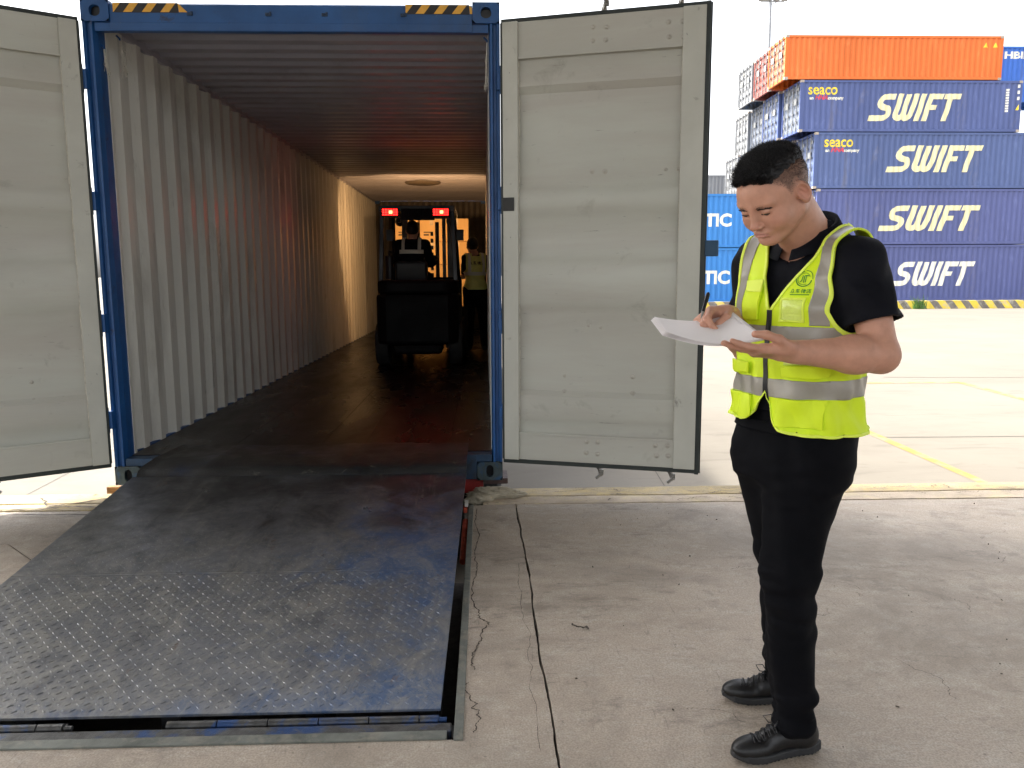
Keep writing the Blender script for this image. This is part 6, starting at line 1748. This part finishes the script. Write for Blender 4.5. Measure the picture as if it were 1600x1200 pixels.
# four characters built from strokes
CH = [  # 众
 [[(0.5, 1.0), (0.2, 0.62)], [(0.5, 1.0), (0.8, 0.62)], [(0.25, 0.55), (0.02, 0.0)], [(0.24, 0.42), (0.45, 0.05)], [(0.75, 0.55), (0.55, 0.0)], [(0.74, 0.42), (0.98, 0.02)]],
 [[(0.1, 0.85), (0.9, 0.85)], [(0.45, 1.0), (0.2, 0.5), (0.85, 0.5)], [(0.52, 0.7), (0.52, 0.05), (0.42, 0.02)], [(0.3, 0.33), (0.15, 0.1)], [(0.72, 0.33), (0.9, 0.1)]],
 [[(0.22, 1.0), (0.22, 0.0)], [(0.02, 0.7), (0.42, 0.74)], [(0.02, 0.3), (0.42, 0.42)], [(0.6, 1.0), (0.48, 0.6)], [(0.52, 0.8), (0.96, 0.8), (0.88, 0.05), (0.74, 0.06)], [(0.7, 0.78), (0.5, 0.15)], [(0.84, 0.78), (0.62, 0.08)]],
 [[(0.08, 0.95), (0.2, 0.82)], [(0.02, 0.65), (0.16, 0.55)], [(0.04, 0.05), (0.2, 0.4)], [(0.3, 0.85), (0.98, 0.85)], [(0.64, 1.0), (0.5, 0.62), (0.9, 0.6)], [(0.42, 0.48), (0.3, 0.02)], [(0.62, 0.48), (0.62, 0.05)], [(0.82, 0.48), (0.84, 0.05), (0.98, 0.1)]]]
for k, chh in enumerate(CH):
    v, f = stk([[(p[0] * 0.0125, p[1] * 0.0125) for p in s] for s in chh], 0.0016); print_on('lettering', v, f, ec - 0.027 + k * 0.0128, 1.308, M_green)
v, f = [], []
for q_ in range(18):                                  # a line of print too small to read
    v += [(q_ * 0.0031, 0, 0), (q_ * 0.0031 + 0.0023, 0, 0), (q_ * 0.0031 + 0.0023, 0.0034, 0), (q_ * 0.0031, 0.0034, 0)]; f.append(tuple(range(4 * q_, 4 * q_ + 4)))
print_on('lettering', v, f, ec - 0.0265, 1.3025, M_green, 0.02)

# ---- trousers
HIPL, HIPR = np.array([0.890, 2.118, 0.86]), np.array([0.845, 2.262, 0.86])
KNL, KNR = np.array([0.840, 2.085, 0.50]), np.array([0.906, 2.300, 0.49])
ANL, ANR = np.array([0.872, 2.075, 0.10]), np.array([0.945, 2.345, 0.10])
TRS = [(0.80, .150, .128, 0.012), (0.86, .160, .135, 0.012), (0.93, .162, .134, 0.008), (0.985, .162, .132, 0.005)]
def trouser_sdf(P):
    q = loc(P)
    d = loft(q, TRS, 2.3)
    for hp, kn, an in ((HIPL, KNL, ANL), (HIPR, KNR, ANR)):
        c = cone(P, hp - _zv * 0.03, kn + _zv * 0.03, 0.113, 0.073)
        c = smin(c, cone(P, kn + _zv * 0.03, an - _zv * 0.0, 0.073, 0.060), 0.04)
        z = P[:, 2]
        kf = np.exp(-((z - 0.46) / 0.10) ** 2); hf_ = np.exp(-((z - 0.14) / 0.10) ** 2); cf = np.exp(-((z - 0.80) / 0.10) ** 2)
        a = np.arctan2(P[:, 1] - kn[1], P[:, 0] - kn[0])
        Pn = P * np.array([14, 14, 34], np.float32); v1 = vnoise(Pn, 1.0, 3); v2 = vnoise(Pn * 1.9, 1.0, 8)
        c = c + (kf * 0.009 + hf_ * 0.012 + 0.0015) * (1 - np.abs(v1) * 2.2) * 0.6 + (kf + hf_) * 0.003 * v2 + 0.0025 * np.sin(a * 5 + z * 14) + cf * 0.005 * v2
        c = smax(c, an[2] - 0.035 + 0.012 * np.sin(a) - z, 0.004)
        c = np.maximum(c, -np.maximum(cone(P, an + _zv * 0.06, an - _zv * 0.2, 0.045, 0.054), z - 0.10))
        d = smin(d, c, 0.06)
    return d
Vt_, Qt_ = nets(trouser_sdf, (0.68, 1.94, 0.05), (1.14, 2.50, 1.0), 0.0058)
trou = np_mesh('trousers', Vt_, Qt_, M_trou, man, PB)
# belt, pocket edge glint, small logo
v, f = clip_by(Vt_, Qt_, lambda v: np.minimum(v[:, 2] - 0.925, 0.955 - v[:, 2])); g = grad(trouser_sdf, v, 0.004); o = np_mesh('belt', v + g * 0.004, f, M_trou, trou, PB); solid(o, 0.003)
# ---- shoes
def shoe(an, toe_dir, nm, SS=0.93):
    d = norm((toe_dir[0], toe_dir[1], 0)); l = np.array([-d[1], d[0], 0]); M = np.stack([d, l, _zv], 1)
    O = np.array([an[0], an[1], 0.0])
    def q_(P): return ((P - O.astype(np.float32)) @ M.astype(np.float32)) / SS
    def upper(P):
        q = q_(P)
        s = cone(q, (-0.035, 0, 0.055), (0.06, 0, 0.052), 0.039, 0.037)
        s = smin(s, ell(q, (0.135, 0.002, 0.036), (0.072, 0.043, 0.033)), 0.03)
        s = smin(s, ell(q, (-0.04, 0, 0.05), (0.042, 0.034, 0.045)), 0.02)
        s = smin(s, cone(q, (-0.02, 0, 0.06), (-0.025, 0, 0.105), 0.041, 0.040), 0.02)
        s = smin(s, cone(q, (0.0, 0, 0.085), (0.085, 0, 0.060), 0.026, 0.022), 0.02)
        s = smax(s, -cone(q, (-0.02, 0, 0.10), (-0.025, 0, 0.2), 0.032, 0.034), 0.004)
        s = s + 0.0012 * np.sin(q[:, 0] * 160) * np.exp(-((q[:, 0] - 0.10) / 0.03) ** 2)
        return smax(s, 0.022 - q[:, 2], 0.003)
    def sole(P):
        q = q_(P); wdt = np.interp(q[:, 0], [-0.085, -0.05, 0.0, 0.05, 0.12, 0.17, 0.205], [0.020, 0.036, 0.034, 0.037, 0.047, 0.040, 0.012])
        e = np.maximum(np.abs(q[:, 1]) - wdt, np.maximum(q[:, 0] - 0.207, -0.088 - q[:, 0]))
        lift = 0.012 * np.clip((q[:, 0] - 0.12) / 0.08, 0, 1) ** 2
        top = np.interp(q[:, 0], [-0.09, 0.0, 0.1, 0.2], [0.034, 0.028, 0.026, 0.034])
        s = smax(smax(e, q[:, 2] - top, 0.006), 0.001 + lift - q[:, 2], 0.003)
        return s + 0.0005 * np.sign(np.sin(q[:, 0] * 430)) * (q[:, 2] < 0.012)
    lo = O + np.array([-0.26, -0.26, 0]); hi = O + np.array([0.26, 0.26, 0.2])
    v, f = nets(upper, lo + [0, 0, -0.01], hi, 0.0036); u = np_mesh('shoe', v, f, M_shoe, man, PB)
    v, f = nets(sole, lo + [0, 0, -0.01], hi, 0.0036); np_mesh('sole', v, f, M_sole, u, PB)
    def top_pt(x, y):
        z = 0.15
        for _ in range(60):
            p = (O + d * x + l * y + _zv * z).astype(np.float32)[None]; dd = float(upper(p)[0]); z -= max(dd * 0.8, 0.0003)
            if dd < 0.001: break
        return O + d * x + l * y + _zv * (z + 0.002) - PB
    for k in range(5):
        x = 0.055 + k * 0.017
        mb = MB(); mb.tube([top_pt(x, y) for y in np.linspace(-0.024, 0.024, 7)], 0.0022, 6); mb.tube([top_pt(x + 0.012 * (y + 0.02) / 0.04, y) for y in np.linspace(-0.024, 0.024, 7)], 0.0022, 6); mb.build('lace', M_zip, u, smooth='all')
    mb = MB(); t0_ = top_pt(0.05, 0.0)
    for s_ in (-1, 1):
        mb.tube([t0_, t0_ + d * 0.012 + l * s_ * 0.018 + _zv * 0.018, t0_ + d * 0.03 + l * s_ * 0.03 + _zv * 0.010, t0_ + d * 0.022 + l * s_ * 0.014 - _zv * 0.002, t0_ + _zv * 0.002], 0.0019, 6)
    mb.tube([t0_, t0_ + d * -0.004 + l * 0.01 + _zv * 0.03, t0_ + l * 0.014 + _zv * 0.045], 0.0017, 6)
    mb.build('lace_bow', M_zip, u, smooth='all')
shoe(ANL - np.array([0.0, 0.0, 0]), (-0.98, -0.20), 'L')
shoe(ANR, (-0.99, 0.10), 'R')
mb = MB(); p0 = wld(0.04, 0.160, 0.865) - PB; mb.tube([tuple(p0), tuple(p0 + _fv * 0.02 - _zv * 0.003)], 0.002, 6); mb.build('pocket_glint', M_nail, trou)  # thin pale bar stands for the glint along the pocket edge

# ---- papers and pen
def sheet_pt(u, v, lift=0.0):
    A, B_, C_, D_ = np.array([0.680, 1.905, 1.198]), np.array([0.440, 1.945, 1.212]), np.array([0.648, 2.115, 1.238]), np.array([0.440, 2.085, 1.240])
    p = A * (1 - u) * (1 - v) + B_ * u * (1 - v) + C_ * (1 - u) * v + D_ * u * v
    p = p + _zv * (-0.022 * math.sin(PI * min(1, u * 0.95)) * (1 - v * 0.6) + 0.028 * max(0, 0.3 - u) * v * 3 + lift * u * u)
    return p
pp = empty('paper_stack', tuple(sheet_pt(0.5, 0.5))); tag(pp, 'thin stack of white papers held in the standing man\'s hands', 'papers')
OFFP = sheet_pt(0.5, 0.5)
for k in range(4):
    vs = []; nu_, nv_ = 26, 18; r = np.random.default_rng(k)
    for j in range(nv_ + 1):
        for i in range(nu_ + 1): vs.append(tuple(sheet_pt(i / nu_, j / nv_, 0.0016 * k) + _zv * 0.0011 * k + np.array([0.003 * k, 0.002 * ((k * 7) % 3), 0]) - OFFP))
    mb = MB(); mb.add(vs, [(j * (nu_ + 1) + i, j * (nu_ + 1) + i + 1, (j + 1) * (nu_ + 1) + i + 1, (j + 1) * (nu_ + 1) + i) for j in range(nv_) for i in range(nu_)])
    solid(mb.build('sheet', M_paper, pp, smooth='all', fixn=False), 0.0006)
tipw = sheet_pt(0.30, 0.62, 0.02) + _zv * 0.006
pdir = norm((0.30, 0.35, 0.75))
tipw = np.array([0.562, 2.040, 1.244]); 
pn = empty('pen', tuple(tipw)); tag(pn, 'black pen held upright over the papers', 'pen')
mb = MB(); q0 = np.zeros(3); mb.tube([q0, q0 + pdir * 0.012, q0 + pdir * 0.02], [0.0008, 0.003, 0.0045], 12); mb.build('nib', M_steel, pn, smooth=40)
mb = MB(); mb.tube([q0 + pdir * 0.02, q0 + pdir * 0.050], 0.0048, 14); mb.build('barrel', M_pen, pn, smooth=40)
mb = MB(); mb.tube([q0 + pdir * 0.0, q0 + pdir * 0.0], 0.001, 6) if False else None
mb.tube([q0 + pdir * 0.050, q0 + pdir * 0.072, q0 + pdir * 0.078], [0.0058, 0.0058, 0.003], 14); mb.build('cap', M_pen, pn, smooth=40)
# ================================================================ TWO MORE WORKERS IN THE CONTAINER
def worker(label, base, fwd, J, vest_mat, vest_secs, txt=None, h=0.0095, cap=None):
    """J: joints in the local frame (x forward, y left, z up)"""
    root = empty('person', base); tag(root, label, 'person')
    f = norm((fwd[0], fwd[1], 0)); l = np.array([-f[1], f[0], 0]); M = np.stack([f, l, _zv], 1); B = np.array(base, float)
    j = {k: np.array(v, float) for k, v in J.items()}
    def lim(P, chain, rs, k=0.02):
        d = None
        for i in range(len(chain) - 1):
            c = cone(P, j[chain[i]], j[chain[i + 1]], rs[i], rs[i + 1]); d = c if d is None else smin(d, c, k)
        return d
    hc = j['head']; up = norm(j['head'] - j['neck'])
    def torso(P, off=0.0):
        d = cone(P, j['pelvis'], j['chest'], 0.125 + off, 0.13 + off); q = P - j['chest']
        d = smin(d, ell(P, j['chest'] + [0, 0, 0.02], (0.115 + off, 0.185 + off, 0.16 + off)), 0.05)
        d = smin(d, ell(P, j['pelvis'], (0.13 + off, 0.17 + off, 0.12 + off)), 0.05)
        for s in ('shl', 'shr'): d = smin(d, cone(P, j['neck'] - [0, 0, 0.05], j[s], 0.055 + off, 0.062 + off), 0.04)
        return d
    def body(P):
        d = ell(P, hc + [-0.01, 0, 0.02], (0.098, 0.078, 0.105)); d = smin(d, ell(P, hc + [0.035, 0, -0.04], (0.06, 0.062, 0.075)), 0.03)
        d = smin(d, ell(P, hc + [0.098, 0, -0.035], (0.018, 0.012, 0.018)), 0.01)
        for s in (1, -1): d = smin(d, ell(P, hc + [-0.01, 0.08 * s, -0.01], (0.018, 0.012, 0.03)), 0.008)
        d = smin(d, cone(P, hc + [-0.02, 0, -0.07], j['neck'], 0.056, 0.062), 0.02)
        d = smin(d, torso(P, -0.025), 0.02)
        for a in ('l', 'r'):
            d = smin(d, lim(P, ('sh' + a, 'el' + a, 'wr' + a), (0.045, 0.04, 0.027)), 0.01)
            w = j['wr' + a]; dr = norm(j['ha' + a] - w); n = norm(np.cross(dr, (0, 0.3, 1.0)))
            t = np.cross(n, dr); MM = np.stack([dr, t, n], 1)
            d = smin(d, rbox(P, w + dr * 0.05, (0.045, 0.038, 0.014), 0.012, MM), 0.012)
            for i in range(4):
                fg, _, _ = finger(P, w + dr * 0.09 + t * (0.028 - i * 0.019), dr, n, 0.075, 0.0095, (R(25), R(35), R(20))); d = smin(d, fg, 0.004)
            d = smin(d, cone(P, w + dr * 0.03 + t * 0.03, w + dr * 0.08 + t * 0.055 + n * 0.02, 0.013, 0.010), 0.006)
        return d
    def mk(fn, name, mat, lo, hi, hh=h, par=root):
        v, q = nets(fn, lo, hi, hh); return np_mesh(name, v @ M.T, q, mat, par, (0, 0, 0))
    allj = np.stack(list(j.values())); lo = allj.min(0) - 0.25; hi = allj.max(0) + 0.25
    bd = mk(body, 'body', M_skin, lo, hi, 0.007)
    mk(lambda P: smax(ell(P, hc + [-0.016, 0, 0.028], (0.106, 0.086, 0.108)), (P[:, 0] * 1.0 - hc[0]) * 0.9 - (P[:, 2] - hc[2]) * 1.0 - 0.0, 0.01), 'hair' if cap is None else 'cap', M_hair if cap is None else cap, hc - 0.2, hc + 0.2, 0.007)
    def shirt(P):
        d = torso(P)
        for a in ('l', 'r'):
            e = j['el' + a] * 0.75 + j['sh' + a] * 0.25 if cap is not None else j['wr' + a]
            if cap is None: c = lim(P, ('sh' + a, 'el' + a, 'wr' + a), (0.064, 0.058, 0.042))
            else: c = cone(P, j['sh' + a], e, 0.064, 0.06)
            d = smin(d, c, 0.03)
        d = smax(d, -cone(P, j['neck'] - [0, 0, 0.01], hc, 0.07, 0.075), 0.005)
        return d + 0.004 * vnoise(P, 28, 4)
    mk(shirt, 'shirt', M_shirt, lo, hi)
    def trs(P):
        d = ell(P, j['pelvis'], (0.145, 0.18, 0.13))
        for a in ('l', 'r'): d = smin(d, lim(P, ('hip' + a, 'kn' + a, 'an' + a), (0.105, 0.078, 0.06)), 0.04)
        return d + 0.004 * vnoise(P, 22, 9)
    mk(trs, 'trousers', M_trou, lo, hi)
    for a in ('l', 'r'):
        an = j['an' + a]
        def sh(P, an=an):
            d = ell(P, an + [0.08, 0, -0.045], (0.13, 0.045, 0.045)); d = smin(d, cone(P, an, an + [-0.02, 0, -0.05], 0.045, 0.04), 0.02)
            return np.maximum(d, an[2] - 0.085 - P[:, 2])
        mk(sh, 'shoe', M_shoe, an - 0.28, an + 0.28)
    ch_ = j['chest']
    vv, qv = nets(lambda P: torso(P, 0.014), lo, hi, 0.009)
    f1 = lambda v: 0.155 - np.abs(v[:, 1] - ch_[1]) + 0.5 * np.clip(ch_[2] - 0.03 - v[:, 2], 0, 1)
    f2 = lambda v: np.where(v[:, 0] > ch_[0] - 0.02, np.abs(v[:, 1] - ch_[1]) - np.interp(v[:, 2] - ch_[2], [-0.1, 0.1, 0.2], [0, 0.05, 0.08]), np.maximum(np.abs(v[:, 1] - ch_[1]) - 0.06, ch_[2] + 0.165 - v[:, 2]))
    f3 = lambda v: v[:, 2] - j['pelvis'][2] + 0.02
    cv, cf = clip_by(vv, qv, f1, f2, f3)
    if vest_mat is not None:
        ve = np_mesh('hi_vis_vest', cv @ M.T, cf, vest_mat, root); solid(ve, 0.003, 1)
    par = root if vest_mat is None else ve
    for z0, z1 in vest_secs['bands']:
        v, fc = clip_by(cv, cf, lambda v: np.minimum(v[:, 2] - ch_[2] - z0, z1 - v[:, 2] + ch_[2]))
        if len(fc): o = np_mesh('reflective_tape', v @ M.T, fc, vest_secs['tape'], par); solid(o, 0.006, 1)
    for s in (1, -1):
        v, fc = clip_by(cv, cf, lambda v: np.minimum(s * (v[:, 1] - ch_[1]) - 0.085, 0.125 - s * (v[:, 1] - ch_[1])), lambda v: v[:, 2] - ch_[2] - vest_secs['bands'][0][1])
        if len(fc): o = np_mesh('reflective_tape', v @ M.T, fc, vest_secs['tape'], par); solid(o, 0.006, 1)
    if txt:
        bb = BVHTree.FromPolygons([tuple(v) for v in cv], [tuple(int(i) for i in q) for q in cf])
        def ob(y, z):
            hit = bb.ray_cast(Vector((ch_[0] - 0.6, y, z)), Vector((1, 0, 0))); p = hit[0] if hit[0] is not None else Vector((ch_[0] - 0.15, y, z))
            return Vector(M @ np.array([p.x - 0.006, p.y, p.z]))
        for k, c_ in enumerate(CH):
            v, fc = stk([[(p[0] * 0.052, p[1] * 0.052) for p in s_] for s_ in c_], 0.008)
            drape('lettering', v, fc, list(np.arange(-.2, .2, .02)), lambda X, Z: ob(ch_[1] + 0.122 - k * 0.064 - X, ch_[2] + 0.035 + Z), M_black, par)
    return root
M_vest_old = pm('faded_yellow_vest', (0.78, 0.74, 0.22), 0.7, var=0.15, vscale=12); M_tape_w = pm('pale_reflective_strip', (0.75, 0.72, 0.6), 0.4)
worker('worker in a faded yellow vest seen from behind beside the cartons', (-0.135, 11.98, FZ + 0.002), (-0.25, 1), dict(
    pelvis=(0, 0, 0.93), chest=(0.03, 0, 1.24), neck=(0.05, 0, 1.44), head=(0.10, 0.02, 1.555), shl=(0.02, 0.135, 1.37), shr=(0.02, -0.135, 1.37), ell=(0.12, 0.15, 1.12), elr=(0.14, -0.14, 1.13), wrl=(0.30, 0.14, 1.10), wrr=(0.34, -0.12, 1.12),
    hal=(0.4, 0.1, 1.10), har=(0.44, -0.08, 1.12), hipl=(0, 0.09, 0.88), hipr=(0, -0.09, 0.88), knl=(0.02, 0.10, 0.49), knr=(-0.02, -0.11, 0.49), anl=(-0.02, 0.11, 0.085), anr=(-0.05, -0.12, 0.085)),
    M_vest_old, dict(bands=((-0.12, -0.07),), tape=M_tape_w), txt=True, cap=pm('dark_cap_cloth', (0.012, 0.012, 0.016), 0.8))
worker('forklift driver in dark clothes with pale reflective straps, sitting with his back to the opening', (FX - 0.12, FY + 0.86, FZ), (0.04, 1), dict(
    pelvis=(0.03, 0, 1.13), chest=(0.02, 0, 1.43), neck=(0.05, 0, 1.60), head=(0.09, 0.0, 1.715), shl=(0.03, 0.17, 1.53), shr=(0.03, -0.17, 1.53), ell=(0.18, 0.22, 1.30), elr=(0.18, -0.23, 1.29), wrl=(0.42, 0.10, 1.34), wrr=(0.42, -0.18, 1.30),
    hal=(0.50, 0.02, 1.36), har=(0.5, -0.14, 1.31), hipl=(0.05, 0.09, 1.10), hipr=(0.05, -0.09, 1.10), knl=(0.50, 0.13, 1.10), knr=(0.50, -0.13, 1.10), anl=(0.60, 0.13, 0.68), anr=(0.60, -0.13, 0.68)),
    None, dict(bands=((-0.02, 0.03),), tape=M_tape_w))
